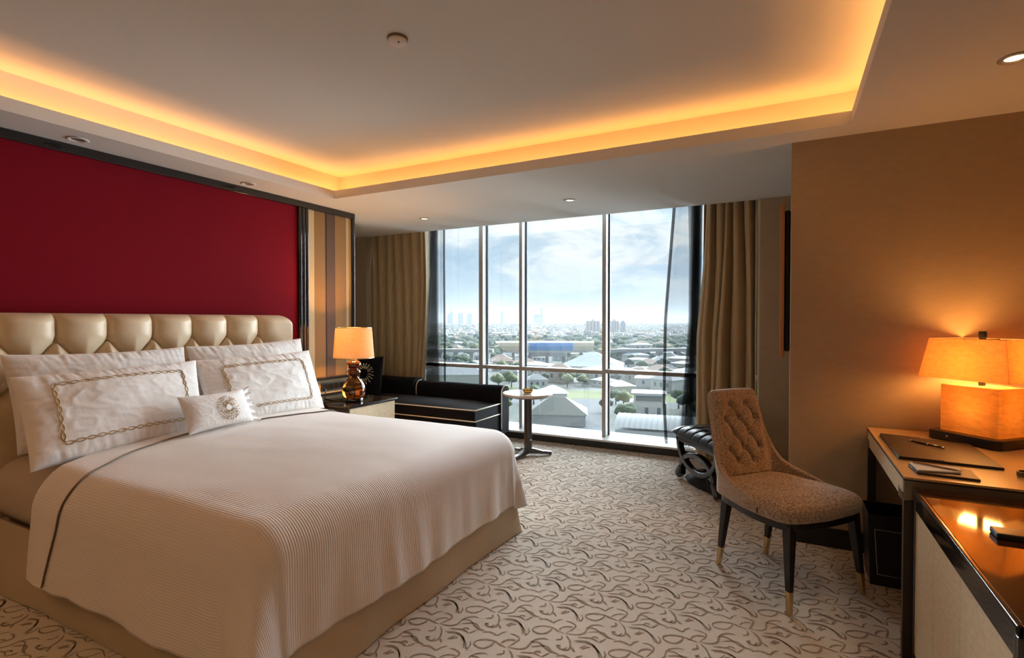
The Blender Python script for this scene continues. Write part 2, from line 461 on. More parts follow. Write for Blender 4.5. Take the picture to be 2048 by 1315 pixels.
t = thing('socket_plate', 'black socket plate on the cream wall beside the bedside lamp', 'socket', (-3.92, 3.70, .71))
put('plate', G().box(-3.93, -3.917, 3.60, 3.90, .672, .752), 'black_satin', t, world=True, bevel=.003)
for k in range(4):
    put('socket_insert', G().box(-3.917, -3.911, 3.618 + k * .07, 3.672 + k * .07, .685, .739), 'black_lacquer', t, world=True, bevel=.003)

# ------------------------------------------------------------------ bed
BZ = .655
bed = thing('bed', 'king size bed with buttoned cream leather headboard and tan valance', 'bed', (-2.6, 2.06, 0))
HY0, HY1, HT = .905, 3.135, 1.392
BT = [2.018 + .2635 * k for k in range(-3, 4)]
ROW2 = [2.018 + .2635 * (k + .5) for k in range(-4, 4)]
ZB1, ZB2 = 1.234, 1.075
def segd(px, pz, ax, az, bx, bz):
    dx, dz = bx - ax, bz - az; t = clamp(((px - ax) * dx + (pz - az) * dz) / (dx * dx + dz * dz))
    return hypot(px - ax - t * dx, pz - az - t * dz)
def head_h(y, z):
    d = 9.; db = 9.
    for yb in BT:
        if abs(y - yb) < .3:
            if z > ZB1 - .05: d = min(d, segd(y, z, yb, ZB1, yb, 1.6) * (1.0 if z > ZB1 else 1))
            for sg in (-1, 1):
                d = min(d, segd(y, z, yb, ZB1, yb + sg * .13175, ZB2))
                d = min(d, segd(y, z, yb, ZB1 - .318, yb + sg * .13175, ZB2))
            db = min(db, hypot(y - yb, z - ZB1))
    for yb in ROW2: db = min(db, hypot(y - yb, z - ZB2))
    q_ = 1 - min(1., d / .125); puff = .068 * sqrt(max(0., 1 - q_ * q_)) + .012 * (1 - exp(-d / .010))
    return puff - .022 * exp(-(db / .016) ** 2)
def head_fn(u, v):
    y = lerp(HY0, HY1, u)
    r = .10; e = min(y - HY0, HY1 - y); top = HT - (r - sqrt(max(0, r * r - (r - e) ** 2)) if e < r else 0)
    rr = .06
    s_ = v * (top - .25 + .16)
    zf = top - rr
    if s_ < zf - .25: z = .25 + s_; out = 0.
    else:
        a = min((s_ - (zf - .25)) / rr, pi * .62); z = zf + rr * sin(a); out = -rr * (1 - cos(a))
    ed = min(1., e / .05); rnd = (1 - sqrt(max(0, 1 - (1 - ed) ** 2))) * .05
    h = head_h(y, z) * smooth01((e + .01) / .05)
    h *= (1 if out == 0 else max(.25, 1 + out / .07))
    return (-3.785 + out + h - rnd, y, z)
hb = put('headboard', G().grid(head_fn, 300, 130), 'leather_cream', bed, smooth=True, world=True)
g = G()
pts = []
for k in range(9):
    a = pi / 2 * k / 8; pts.append((HY1 - .10 + .10 * sin(a), HT - .02 - .10 + .10 * cos(a)))
pts = [(HY0 + HY1 - y, z) for y, z in pts][::-1] + pts
n = len(pts)
prof = [(HY0, .0)] + pts + [(HY1, 0.)]
m_ = len(prof)
g.add([(-3.90, y, z) for y, z in prof] + [(-3.81, y, z) for y, z in prof], [tuple(range(m_)), tuple(range(2 * m_ - 1, m_ - 1, -1))] + [(i, m_ + i, m_ + (i + 1) % m_, (i + 1) % m_) for i in range(m_)])
put('headboard_back', g, 'leather_cream', bed, world=True)
for yb in BT:
    put('button', G().ico((-3.785 + .004, yb, ZB1), .014, 2, sc=(.6, 1, 1)), 'leather_cream', hb, smooth=True, world=True)
MY0, MY1, MX0, MX1 = 1.155, 2.965, -3.74, -1.565
def rrect(x0, x1, y0, y1, r, k=6):
    out = []
    for cx, cy, a0 in ((x1 - r, y1 - r, 0), (x0 + r, y1 - r, 90), (x0 + r, y0 + r, 180), (x1 - r, y0 + r, 270)):
        for i in range(k + 1):
            a = math.radians(a0 + 90 * i / k); out.append((cx + r * cos(a), cy + r * sin(a)))
    return out
put('mattress', G().prism(rrect(MX0, MX1, MY0, MY1, .16), .30, .622), 'mattress_beige', bed, bevel=.13, seg=6, world=True)
put('bed_base', G().box(MX0, MX1 - .02, MY0 + .02, MY1 - .02, .06, .30), 'skirt_tan', bed, world=True)
# valance
def skirt_path():
    pts = []
    x0, x1, y0, y1, r = -3.72, -1.535, 1.14, 2.985, .035
    def seg(a, b, k):
        for i in range(k): pts.append((lerp(a[0], b[0], i / k), lerp(a[1], b[1], i / k)))
    seg((x0, y0), (x1 - r, y0), 90)
    for i in range(7): a = -pi / 2 + pi / 2 * i / 6; pts.append((x1 - r + r * cos(a), y0 + r + r * sin(a)))
    seg((x1, y0 + r), (x1, y1 - r), 80)
    for i in range(7): a = pi / 2 * i / 6; pts.append((x1 - r + r * cos(a), y1 - r + r * sin(a)))
    seg((x1 - r, y1), (x0, y1), 90); pts.append((x0, y1)); return pts
SP = skirt_path()
def skirt_fn(u, v):
    i = min(int(round(u * (len(SP) - 1))), len(SP) - 1); x, y = SP[i]
    z = lerp(.36, .006, v); fl = v ** 1.4
    cx, cy = -2.6, 2.06
    k1 = exp(-(hypot(x - MX1, y - 2.985) / .18) ** 2); k2 = exp(-(hypot(x - MX1, y - 1.14) / .25) ** 2)
    wv = .008 * nz(x * 3.1, y * 3.1, 2) * 2 * v + .012 * fl
    nx = smooth01((x + 1.72) / .18); ny = -1 if y < 1.3 else (1 if y > 2.8 else 0)
    o = wv + .035 * fl * k1 + .02 * fl * k2
    return (x + o * nx, y + o * ny, z)
put('bed_skirt', G().grid(skirt_fn, len(SP) - 1, 8), 'skirt_tan', bed, smooth=True, world=True)

# bedspread: a ribbed cover draped over the mattress
SX0, SXF, SY0, SY1, DROP = -3.26, -1.575, 1.145, 2.985, .545
RF = .15
def hang(o, flare):
    q = RF * pi / 2
    if o <= q: a = o / RF; return RF * sin(a), RF * (1 - cos(a))
    return RF + flare * (o - q), RF + (o - q)
def spread_pt(x, y, lift=0.):
    """x, y are cloth coordinates laid flat; returns the draped point"""
    ox = max(0., x - (SXF - RF * .6)); oy = 0.; sg = 0
    if y < SY0 + RF * .6: oy = SY0 + RF * .6 - y; sg = -1
    elif y > SY1 - RF * .6: oy = y - (SY1 - RF * .6); sg = 1
    bx, by = min(x, SXF - RF * .6), clamp(y, SY0 + RF * .6, SY1 - RF * .6)
    crown = .036 * max(-.25, 1 - ((y - 2.06) / .93) ** 2) * smooth01((SXF + .30 - x) / .95)
    z = BZ + crown + .006 * nz(x * 2.2, y * 2.2, 3) + .003 * nz(x * 6, y * 6, 9)
    L = hypot(ox, oy)
    if L > 0:
        th = atan2(oy, ox)
        dg = sin(2 * th) if (ox > 0 and oy > 0) else 0.
        s_ = (y if oy == 0 else x if ox == 0 else th)
        out, dr = hang(L, .045 + .20 * (dg * dg if sg < 0 else .45 * dg * dg))
        k = smooth01((dr - .05) / .45)
        wy = .024 * k * (nz(y * 4.2, 1.7, dr * .8) + .8 * nz(y * 9.5, 4.1, dr))
        wx = .026 * k * (nz(x * 3.4, 7.7, dr * .9) + .7 * nz(x * 8.5, 2.1, dr))
        cw, sw = cos(th) ** 4, sin(th) ** 4
        wv = wy * cw + wx * sw + .05 * k * (-cos(4 * th)) * dg * dg
        out += wv
        zz = z - dr
        if zz < .012: out += (.012 - zz) * .55; zz = .012 + .004 * nz(x * 9, y * 9)
        bx += out * cos(th); by += sg * out * sin(th); z = zz
    return Vector((bx, by, z + lift))
cover = thing('bedspread', 'pale ribbed bedspread draped over the bed to near the floor', 'bedspread', (-2.4, 2.06, .66))
AX1 = SXF - RF * .6 + DROP; BY0 = SY0 + RF * .6 - DROP; BY1 = SY1 - RF * .6 + DROP
def cl(u, v):
    # rounded cloth corners at the foot
    x = lerp(SX0, AX1, u); y = lerp(BY0, BY1, v)
    for yc, sg in ((SY0 + RF * .6, -1), (SY1 - RF * .6, 1)):
        ox = x - (SXF - RF * .6); oy = (y - yc) * sg
        if ox > 0 and oy > 0:
            L = hypot(ox, oy); lim = DROP * (1.25 if sg < 0 else 1.07)
            mx_ = DROP / max(cos(atan2(oy, ox)), sin(atan2(oy, ox)))
            k = min(1., lim / mx_); x = SXF - RF * .6 + ox * k; y = yc + sg * oy * k
    return x, y
SEAM = [(.5, -2.84), (.66, -2.83), (.85, -2.77), (1.05, -2.70), (1.2, -2.74), (1.38, -2.87), (1.6, -3.0), (1.93, -3.09), (2.4, -3.10), (2.9, -3.06), (3.5, -3.08)]
def seam_x(y): return sum(interp(SEAM, y + d) for d in (-.09, -.045, 0, .045, .09)) / 5
def fold_w(y): return .24 - .07 * smooth01((1.1 - y) / .45)
def head_edge(y): return seam_x(y) - fold_w(y) - SX0
def cover_fn(u, v):
    x, y = cl(u, v); x += head_edge(y) * (1 - u) ** 3
    return spread_pt(x, y)
def cover_uv(u, v):
    x, y = cl(u, v); return (x, y)
co = put('cover', G().grid(cover_fn, 190, 230, uvfn=cover_uv), 'spread', cover, smooth=True, world=True)
sd = co.modifiers.new('thick', 'SOLIDIFY'); sd.thickness = .008; sd.offset = -1
def fold_fn(u, v):
    y = lerp(BY0 + .015, BY1 - .015, v); x = SX0 - .012 + head_edge(y) + u * fold_w(y)
    pz = spread_pt(x, y); q = spread_pt(x + .01, y); w = spread_pt(x, y + .01)
    nrm = (q - pz).cross(w - pz).normalized()
    return pz + nrm * (.007 + .004 * sin(pi * u))
put('folded_edge', G().grid(fold_fn, 12, 200, uvfn=lambda u, v: (u * .2, lerp(BY0, BY1, v))), 'spread_fold', cover, smooth=True, world=True)
g = G(); pts = []
for k in range(201):
    v = k / 200; pts.append(Vector(fold_fn(1.0, v)) + Vector((0.002, 0, .0)))
g.tube(pts, .0032, 6)
put('seam', g, 'seam_thread', cover, smooth=True, world=True)

# pillows --------------------------------------------------------------
class Pillow:
    def __init__(s, name, label, cat, BL, BR, TR, TL, T, seed=0, group=None, mat='linen_white', ear=.05, crease=1.):
        s.K = [Vector(q) for q in (BL, BR, TR, TL)]
        s.W = ((s.K[1] - s.K[0]).length + (s.K[2] - s.K[3]).length) / 2; s.H = ((s.K[3] - s.K[0]).length + (s.K[2] - s.K[1]).length) / 2
        s.side = (s.K[1] - s.K[0] + s.K[2] - s.K[3]).normalized(); u = s.K[3] - s.K[0] + s.K[2] - s.K[1]
        s.up = (u - s.side * u.dot(s.side)).normalized(); s.n = s.side.cross(s.up).normalized()
        s.T = T; s.seed = seed; s.ear = ear; s.crease = crease
        B = (s.K[0] + s.K[1]) / 2
        s.root = thing(name, label, cat, tuple(B), 0, group)
        g = G(); N, Mm = 110, 70
        g.grid(lambda u, v: s.p(u * 2 - 1, v * 2 - 1, 1), N, Mm); g.grid(lambda u, v: s.p(1 - u * 2, v * 2 - 1, -1), N // 2, Mm // 2)
        s.body = put('pillow_case', g, mat, s.root, smooth=True, world=True)
    def p(s, a, b, sgn=1, lift=0.):
        ea, eb = max(0, 1 - a * a), max(0, 1 - b * b)
        prof = ea ** .5 * eb ** .5
        aa = a * (1 - s.ear * .6 * eb * abs(a)); bb = b * (1 - s.ear * 1.2 * ea * abs(b))
        u, v = (aa + 1) / 2, (bb + 1) / 2
        K = s.K; base = K[0] * ((1 - u) * (1 - v)) + K[1] * (u * (1 - v)) + K[2] * (u * v) + K[3] * ((1 - u) * v)
        t = s.T / 2 * prof; sd = s.seed
        t *= 1 + .12 * nz(a * 1.9 + sd, b * 1.9, sd)
        eT = exp(-(1 - abs(b)) / .20); eS = exp(-(1 - abs(a)) / .14)
        wr = .009 * eT * (1 - abs(nz(a * 17 + b * 2.5 + sd, b * 2.0, 3.3 + sd)) * 2.2) + .009 * eS * (1 - abs(nz(a * 2, b * 11 + sd, 6.1 + sd)) * 2)
        q = nz(a * 3.4 + b * 2.2 + sd, b * 3.9 - a * 1.4, sd * 1.3)
        wr += .0032 * (1 - min(1, abs(q) * 4)) * (1 - eT) + .0016 * nz(a * 9 + sd, b * 8, sd)
        wr *= min(1, prof * 2.6) * s.crease
        return base + s.n * (sgn * (t + wr) + lift)
    def nrm(s, a, b):
        p0 = s.p(a, b); return ((s.p(a + .01, b) - p0).cross(s.p(a, b + .01) - p0)).normalized()
    def chain(s, ia, ib, amp=.0085, link=.047, r=.0024):
        path = []; R = .10
        A, Bv = ia, ib
        ra, rb = R * s.H / s.W, R
        def lin(p, q, k): return [(lerp(p[0], q[0], i / k), lerp(p[1], q[1], i / k)) for i in range(k)]
        path += lin((-A + ra, Bv), (A - ra, Bv), 150)
        path += [(A - ra + ra * sin(t_), Bv - rb + rb * cos(t_)) for t_ in [pi / 2 * i / 10 for i in range(10)]]
        path += lin((A, Bv - rb), (A, -Bv + rb), 80)
        path += [(A - ra + ra * cos(t_), -Bv + rb - rb * sin(t_)) for t_ in [pi / 2 * i / 10 for i in range(10)]]
        path += lin((A - ra, -Bv), (-A + ra, -Bv), 150)
        path += [(-A + ra - ra * sin(t_), -Bv + rb - rb * cos(t_)) for t_ in [pi / 2 * i / 10 for i in range(10)]]
        path += lin((-A, -Bv + rb), (-A, Bv - rb), 80)
        path += [(-A + ra - ra * cos(t_), Bv - rb + rb * sin(t_)) for t_ in [pi / 2 * i / 10 for i in range(10)]]
        n = len(path); acc = 0.; lens = [0.]
        for i in range(n):
            p0 = s.p(*path[i]); p1 = s.p(*path[(i + 1) % n]); acc += (p1 - p0).length; lens.append(acc)
        nl = round(acc / link); kk = 2 * pi * nl / 2 / acc
        g = G()
        for sg in (1, -1):
            pts = []
            for i in range(n):
                p0 = s.p(*path[i]); p1 = s.p(*path[(i + 1) % n]); t = (p1 - p0).normalized()
                nn = s.n; q = nn.cross(t).normalized()
                pts.append(p0 + q * (sg * amp * sin(kk * lens[i])) + nn * .0025)
            g.tube(pts, r, 5, closed=True)
        put('embroidered_border', g, 'gold_thread', s.root, smooth=True, world=True, label='brown chain stitched border')

Pillow('pillow', 'plain white pillow upright against the headboard behind the left bordered pillow', 'pillow', (-3.475, 1.21, .66), (-3.475, 2.12, .66), (-3.61, 2.133, 1.170), (-3.61, 1.192, 1.172), .19, 1.3)
Pillow('pillow', 'plain white pillow upright against the headboard nearest the bedside lamp', 'pillow', (-3.475, 2.155, .66), (-3.475, 3.07, .66), (-3.61, 3.097, 1.198), (-3.61, 2.146, 1.173), .19, 5.1)
pa = Pillow('bordered_pillow', 'chain bordered white pillow on the left of the bed, partly behind the small cushion', 'pillow', (-3.07, 1.115, .652), (-3.19, 2.005, .668), (-3.40, 2.085, 1.092), (-3.34, 1.138, 1.073), .19, 2.2, ear=.045)
pa.chain(.725, .66)
pb = Pillow('bordered_pillow', 'white pillow with chain stitched border on the bed end nearest the lamp', 'pillow', (-3.21, 2.06, .668), (-3.245, 3.01, .658), (-3.40, 2.995, 1.110), (-3.43, 2.08, 1.088), .19, 8.4, ear=.045)
pb.chain(.70, .66)
cu = Pillow('cushion', 'small white cushion with a gold sunburst, leaning on the bordered pillows', 'cushion', (-2.99, 1.79, .700), (-3.04, 2.235, .702), (-3.135, 2.225, .905), (-3.085, 1.780, .912), .115, 4.4, ear=.08, crease=.35)
def sunburst(P, ca, cb, r0, r1, rings, k, rad, mat, name, lift=.003):
    g = G(); rr = random.Random(5)
    for ring in range(rings):
        for i in range(k):
            a = 2 * pi * (i + .5 * (ring % 2)) / k + rr.uniform(-.04, .04)
            ra = lerp(r0, r1, ring / rings) + rr.uniform(0, .005); rb = lerp(r0, r1, (ring + 1.15) / rings) - rr.uniform(0, .006)
            pts = []
            for r_ in (ra, (ra + rb) / 2, rb):
                aa = a + .06 * sin(ring * 2 + i); u_ = ca + 2 * r_ * cos(aa) / P.W; v_ = cb + 2 * r_ * sin(aa) / P.H
                pts.append(P.p(u_, v_, 1, lift))
            g.tube(pts, [rad * .5, rad, rad * .6], 5, flat=.6)
    return put(name, g, mat, P.root, smooth=True, world=True)
sunburst(cu, .16, -.08, .018, .082, 4, 34, .0025, 'gold_thread', 'embroidered_sunburst')
# gathered end of the cushion
g = G()
def ruf(u, v):
    b = v * 2 - 1; p0 = cu.p(.97, b * .95, 1); ex = .055 * u * (1 + .3 * nz(v * 6, 1))
    return p0 + cu.side * ex + cu.n * (.012 * sin(v * 34) * u - .01) + cu.up * (b * .018 * u)
g.grid(ruf, 6, 60)
put('gathered_end', g, 'linen_white', cu.root, smooth=True, world=True)

# ------------------------------------------------------------------ nightstand and lamp
ns = thing('nightstand', 'bedside cabinet with glossy black top and cream drawer, under the glass lamp', 'nightstand', (-3.63, 3.72, 0))
put('top', G().box(-3.90, -3.365, 3.395, 4.045, .575, .60), 'black_lacquer', ns, bevel=.006, world=True)
put('body', G().box(-3.90, -3.40, 3.415, 4.025, 0.04, .575), 'black_satin', ns, bevel=.004, world=True)
dr = put('drawer', G().box(-3.40, -3.385, 3.43, 4.02, .33, .572), 'parchment', ns, bevel=.003, world=True)
put('drawer', G().box(-3.40, -3.385, 3.43, 4.02, .07, .32), 'parchment', ns, bevel=.003, world=True)
put('plinth', G().box(-3.88, -3.42, 3.43, 4.01, 0, .04), 'black_satin', ns, world=True)

LP = (-3.56, 3.655, .60)
lp = thing('table_lamp', 'bedside lamp with amber glass gourd base and round cream shade', 'lamp', LP)
put('foot', G().lathe([(.0, 0), (.078, 0), (.082, .008), (.082, .028), (.074, .034), (.0, .034)], n=48), 'black_lacquer', lp, smooth=True)
prof = [(.0, .034), (.070, .035), (.088, .045), (.100, .065), (.106, .095), (.104, .125), (.094, .160), (.076, .190), (.056, .210), (.044, .222), (.040, .232)]
put('glass_body', G().lathe(prof, n=56), 'amber_glass', lp, smooth=True)
put('glass_neck', G().lathe([(.0, .230), (.040, .231), (.046, .245), (.060, .252), (.064, .270), (.058, .287), (.040, .294), (.036, .300), (.044, .306), (.062, .318), (.066, .342), (.060, .362), (.040, .376), (.0, .378)], n=48), 'amber_dark', lp, smooth=True)
put('socket', G().lathe([(.0, .376), (.026, .377), (.028, .385), (.022, .392), (.022, .455), (.0, .456)], n=32), 'brass', lp, smooth=True)
put('bulb', G().ico((0, 0, .53), .032, 3, sc=(1, 1, 1.2)), 'bulb_glow', lp, smooth=True)
put('bulb_neck', G().lathe([(.014, .45), (.016, .505)], n=20), 'brass', lp, smooth=True)
g = G(); g.lathe([(.184, .402), (.163, .682)], n=64, cap=False); g.lathe([(.180, .402), (.159, .682)], n=64, cap=False)
sh = put('lamp_shade', g, 'shade_cream', lp, smooth=True)
g = G()
for r_, z_ in ((.183, .403), (.162, .681)): g.tube([(r_ * cos(2 * pi * i / 64), r_ * sin(2 * pi * i / 64), z_) for i in range(64)], .0035, 6, closed=True)
for i in range(3): a = 2 * pi * i / 3 + .4; g.tube([(.0, 0, .455), (.16 * cos(a), .16 * sin(a), .66)], .002, 5)
put('shade_ring', g, 'brass', lp, smooth=True)
g = G().tube([(-3.60, 3.60, .604), (-3.70, 3.56, .604), (-3.82, 3.60, .604), (-3.90, 3.62, .604), (-3.912, 3.64, .64), (-3.906, 3.645, .70)], .004, 6)
put('cord', g, 'black_satin', lp, smooth=True, world=True)

# ------------------------------------------------------------------ daybed by the window
sofa = thing('daybed', 'long black velvet daybed with cream piping under the window', 'sofa', (-3.85, 4.92, 0))
sx0, sx1 = -4.97, -2.805
put('base', G().box(sx0, sx1, 4.575, 5.25, .12, .312), 'velvet_black', sofa, bevel=.012, world=True)
def cush(u, v):
    a, b = u * 2 - 1, v * 2 - 1
    x = lerp(sx0 + .01, sx1, u); y = lerp(4.565, 5.09, v)
    return (x, y, .432 + .035 * (1 - a ** 6) * (1 - b ** 4) + .004 * nz(x * 4, y * 4))
g = G().grid(cush, 60, 20); g.box(sx0 + .01, sx1, 4.565, 5.09, .318, .433)
put('seat_cushion', g, 'velvet_black', sofa, smooth=False, world=True)
for z in (.432, .318):
    g = G().tube([(sx0 + .01, 4.56, z), (sx1 - .01, 4.56, z), (sx1 + .004, 4.572, z), (sx1 + .004, 5.09, z)], .0065, 8)
    put('piping', g, 'piping_cream', sofa, smooth=True, world=True, label='cream piping')
def backroll(x0, x1, y0, y1, ztop, name):
    pr = []
    r = (y1 - y0) / 2
    pr.append((y0, .30)); pr.append((y0, ztop - r * .9))
    for i in range(1, 12): a = pi - pi * i / 12; pr.append((y0 + r + r * cos(a), ztop - r * .9 + r * .9 * sin(a)))
    pr.append((y1, ztop - r * .9)); pr.append((y1, .10)); pr.append((y0, .10))
    n = len(pr); g = G(); N = 40
    vs = []
    for k in range(N + 1):
        x = lerp(x0, x1, k / N)
        for y, z in pr: vs.append((x, y, z + (.006 * nz(x * 3, 1, 1) if z > .35 else 0)))
    fs = [(k * n + i, k * n + (i + 1) % n, (k + 1) * n + (i + 1) % n, (k + 1) * n + i) for k in range(N) for i in range(n)]
    fs += [tuple(range(n)), tuple(range((N + 1) * n - 1, N * n - 1, -1))]
    g.add(vs, fs); put(name, g, 'velvet_black', sofa, world=True, bevel=.008)
    return pr
pr = backroll(-3.955, -2.79, 5.095, 5.265, .622, 'backrest')
backroll(sx0, -3.965, 5.03, 5.265, .655, 'raised_backrest')
g = G(); arc = [(y, z) for y, z in pr if z > .3][:10]
g.tube([(-3.956, y - .004, z + .004) for y, z in [(5.095, .45)] + arc[:8]], .0065, 8)
put('piping', g, 'piping_cream', sofa, smooth=True, world=True, label='cream piping'); g = G()
g.tube([(-2.787, 5.092, .15), (-2.787, 5.092, .45)] + [(-2.787, y - .003, z + .003) for y, z in arc[:9]], .0065, 8)
put('piping', g, 'piping_cream', sofa, smooth=True, world=True, label='cream piping')
for x in (-4.93, -2.845):
    for y in (4.60, 5.20):
        put('leg', G().frustum([(x - .018, y - .018), (x + .018, y - .018), (x + .018, y + .018), (x - .018, y + .018)], [(x - .025, y - .025), (x + .025, y - .025), (x + .025, y + .025), (x - .025, y + .025)], 0, .10), 'gold_wood', sofa, world=True, bevel=.003)
put('rail', G().box(sx0 + .02, sx1 - .005, 4.58, 5.245, .085, .122), 'gold_wood', sofa, world=True, bevel=.003)

vc = Pillow('velvet_cushion', 'black velvet cushion with a cream and gold wreath, propped on the daybed', 'cushion', (-4.62, 4.66, .480), (-4.15, 4.68, .480), (-4.235, 4.83, .925), (-4.66, 4.81, .915), .15, 6.2, mat='velvet_black', ear=.06, crease=.4)
sunburst(vc, .06, .0, .060, .134, 2, 20, .0075, 'wreath_gold', 'wreath', .004)

# ------------------------------------------------------------------ small round table with bowl
tb = thing('side_table', 'small round stone topped pedestal table in front of the window', 'table', (-2.29, 4.737, 0))
ZT = .628
put('tabletop', G().lathe([(.0, ZT - .028), (.235, ZT - .028), (.248, ZT - .02), (.252, ZT - .004), (.249, ZT)], n=72, mi=1, cap=False).lathe([(.249, ZT), (.12, ZT + .0005), (.0, ZT + .001)], n=72, mi=0, cap=False), ['marble', 'marble_edge'], tb, smooth=True)
put('under_plate', G().lathe([(.0, ZT - .05), (.16, ZT - .048), (.235, ZT - .030), (.0, ZT - .028)], n=60), 'column_brown', tb, smooth=True)
c_, s_2 = cos(math.radians(-25)), sin(math.radians(-25))
put('column', G().prism([(x * c_ - y * s_2, x * s_2 + y * c_) for x, y in ((-.034, -.028), (.034, -.028), (.034, .028), (-.034, .028))], .05, ZT - .045), 'column_brown', tb, bevel=.01, seg=3)
for ang, ln in ((32, .235), (262, .245), (152, .20)):
    a = math.radians(ang); d = Vector((cos(a), sin(a), 0))
    put('foot', G().bar([(0, 0, .052), d * .06 + Vector((0, 0, .045)), d * ln * .6 + Vector((0, 0, .032)), d * (ln - .03) + Vector((0, 0, .026)), d * ln + Vector((0, 0, .02))], .05, [.06, .05, .03, .03, .038], (-sin(a), cos(a), 0)), 'column_brown', tb, bevel=.005)
for sx in (-1, 1):
    put('bolt', G().ico((.038 * sx * c_, .038 * sx * s_2, .16), .009, 2), 'chrome', tb, smooth=True)
bw = thing('bowl', 'small amber glass bowl on the round pedestal table', 'bowl', (-2.27, 4.69, ZT + .001))
put('bowl_glass', G().lathe([(.0, .002), (.030, .001), (.040, .006), (.050, .024), (.055, .046), (.052, .046), (.046, .026), (.036, .012), (.0, .010)], n=40, cap=False), 'amber_bowl', bw, smooth=True)

# ------------------------------------------------------------------ curtains
def cloth(name, label, cat, mats, xl, xr, y0, z0, z1, n, amp, seed=0, nu=240, nv=40, parent=None, solid=0., skew=0., uneven=.35, top_gather=1.0):
    def fn(u, v):
        z = lerp(z0, z1, v); a, b = xl(z), xr(z)
        uu = u + uneven * .5 * nz(u * 3.1 + seed, z * .25, seed) / max(1, n) * 2
        x = lerp(a, b, clamp(uu))
        ph = 2 * pi * n * u + 1.9 * nz(z * .5 + seed, u * 4, seed)
        A = amp * (.65 + .5 * nz(u * n * .9 + seed, z * .35, 2.2)) * lerp(1, top_gather, v)
        y = y0 + A * (2.4 * abs(sin(ph / 2)) - 1.4) * -1 + .3 * A * sin(2 * ph + 1.3 + z * .4)
        x += .35 * amp * cos(ph) * sin(pi * u)
        if solid: y -= .07 * (exp(-(u / .02) ** 2) * (a < -4) + exp(-((1 - u) / .02) ** 2) * (b > -.5))
        return (x, y, z)
    o = put(name, G().grid(fn, nu, nv), mats, parent, smooth=True)
    if solid:
        m = o.modifiers.new('thick', 'SOLIDIFY'); m.thickness = solid; m.offset = 0
    if parent is None: tag(o, label, cat)
    return o
cloth('curtain', 'beige gold curtain gathered at the left end of the window, above the daybed', 'curtain', 'drape',
      lambda z: interp([(.0, -4.82), (2.6, -4.84)], z), lambda z: interp([(.6, -3.96), (1.1, -3.935), (1.9, -3.935), (2.6, -3.965)], z), 5.300, .03, 2.70, 7.5, .062, 1.7, solid=.004, uneven=.8)
cloth('curtain', 'beige gold curtain gathered at the right end of the window, behind the tufted stool', 'curtain', 'drape',
      lambda z: interp([(0., -.80), (.4, -.79), (1.2, -.795), (1.9, -.745), (2.6, -.725)], z), lambda z: -.230, 5.300, .03, 2.70, 5.5, .060, 6.1, solid=.004, uneven=.8)
def sheer(label, open_l, open_r, dense_l, dense_r, y, seed, hem_l):
    r = bpy.data.objects.new('sheer_curtain', None); COL.objects.link(r); r.location = (open_l(1.3), y, 0)
    tag(r, label, 'curtain')
    def off(f): return lambda z: f(z) - open_l(1.3)
    def layered(u, v):
        k = min(int(v * 6), 5); return k
    gg = G()
    for lay in range(5):
        def fn(u, v, lay=lay):
            z = lerp(.10, 2.70, v); a_, b_ = off(dense_l)(z), off(dense_r)(z)
            a_ += (b_ - a_) * .10 * lay * (.5 + .5 * sin(z * 1.3 + lay)); n_ = 7 + lay
            x = lerp(a_, b_, u) + .012 * sin(2 * pi * n_ * u * 1.0 + lay) * sin(pi * u)
            return (x, (lay - 2) * .014 + .012 * cos(2 * pi * n_ * u + lay * 1.7 + .8 * nz(z * .8, u * 3, lay)), z)
        gg.grid(fn, 110, 30)
    put('gathered_sheer', gg, 'sheer_black', r, smooth=True)
    cloth('open_sheer', '', '', 'sheer_black', off(open_l), off(open_r), 0, .10, 2.70, 2.5, .012, seed + 3, 80, 40, r)
    def hem(u, v):
        z = lerp(.10, 2.70, v); x = off(hem_l)(z)
        return (x + (u - .5) * .030, .006 * sin(z * 2.2) - .002, z)
    put('side_hem', G().grid(hem, 2, 40), 'sheer_hem', r, smooth=True)
sheer('black sheer curtain drawn to the right end of the window, beside the gold curtain',
      lambda z: interp([(.08, -1.078), (.54, -1.105), (1.35, -1.094), (2.4, -1.016), (2.7, -1.00)], z),
      lambda z: interp([(.3, -.955), (1.35, -.872), (2.7, -.86)], z),
      lambda z: interp([(.1, -.975), (.5, -.94), (1.35, -.872), (2.04, -.866), (2.7, -.88)], z),
      lambda z: interp([(.1, -.78), (1.05, -.76), (2.4, -.745), (2.7, -.74)], z), 5.447, 2.5,
      lambda z: interp([(.08, -1.078), (.54, -1.105), (1.35, -1.094), (2.4, -1.016), (2.7, -1.00)], z))
sheer('black sheer curtain drawn to the left end of the window, above the daybed',
      lambda z: interp([(0, -3.80), (2.7, -3.81)], z),
      lambda z: interp([(0, -3.93), (2.7, -3.92)], z),
      lambda z: interp([(0., -4.10), (2.7, -4.08)], z),
      lambda z: interp([(.5, -3.875), (1.3, -3.90), (2.4, -3.91), (2.7, -3.91)], z), 5.447, 8.5,
      lambda z: -3.79)

# ------------------------------------------------------------------ tufted stool with curule legs
ST = Vector((-.655, 4.41, 0)); ang = atan2(4.17 - 4.646, -.476 + .833)      # long side direction
st = thing('stool', 'black leather tufted stool on curved crossed legs by the window', 'stool', (-.655 + .20 * .8, 4.41 + .20 * .6, 0), ang)
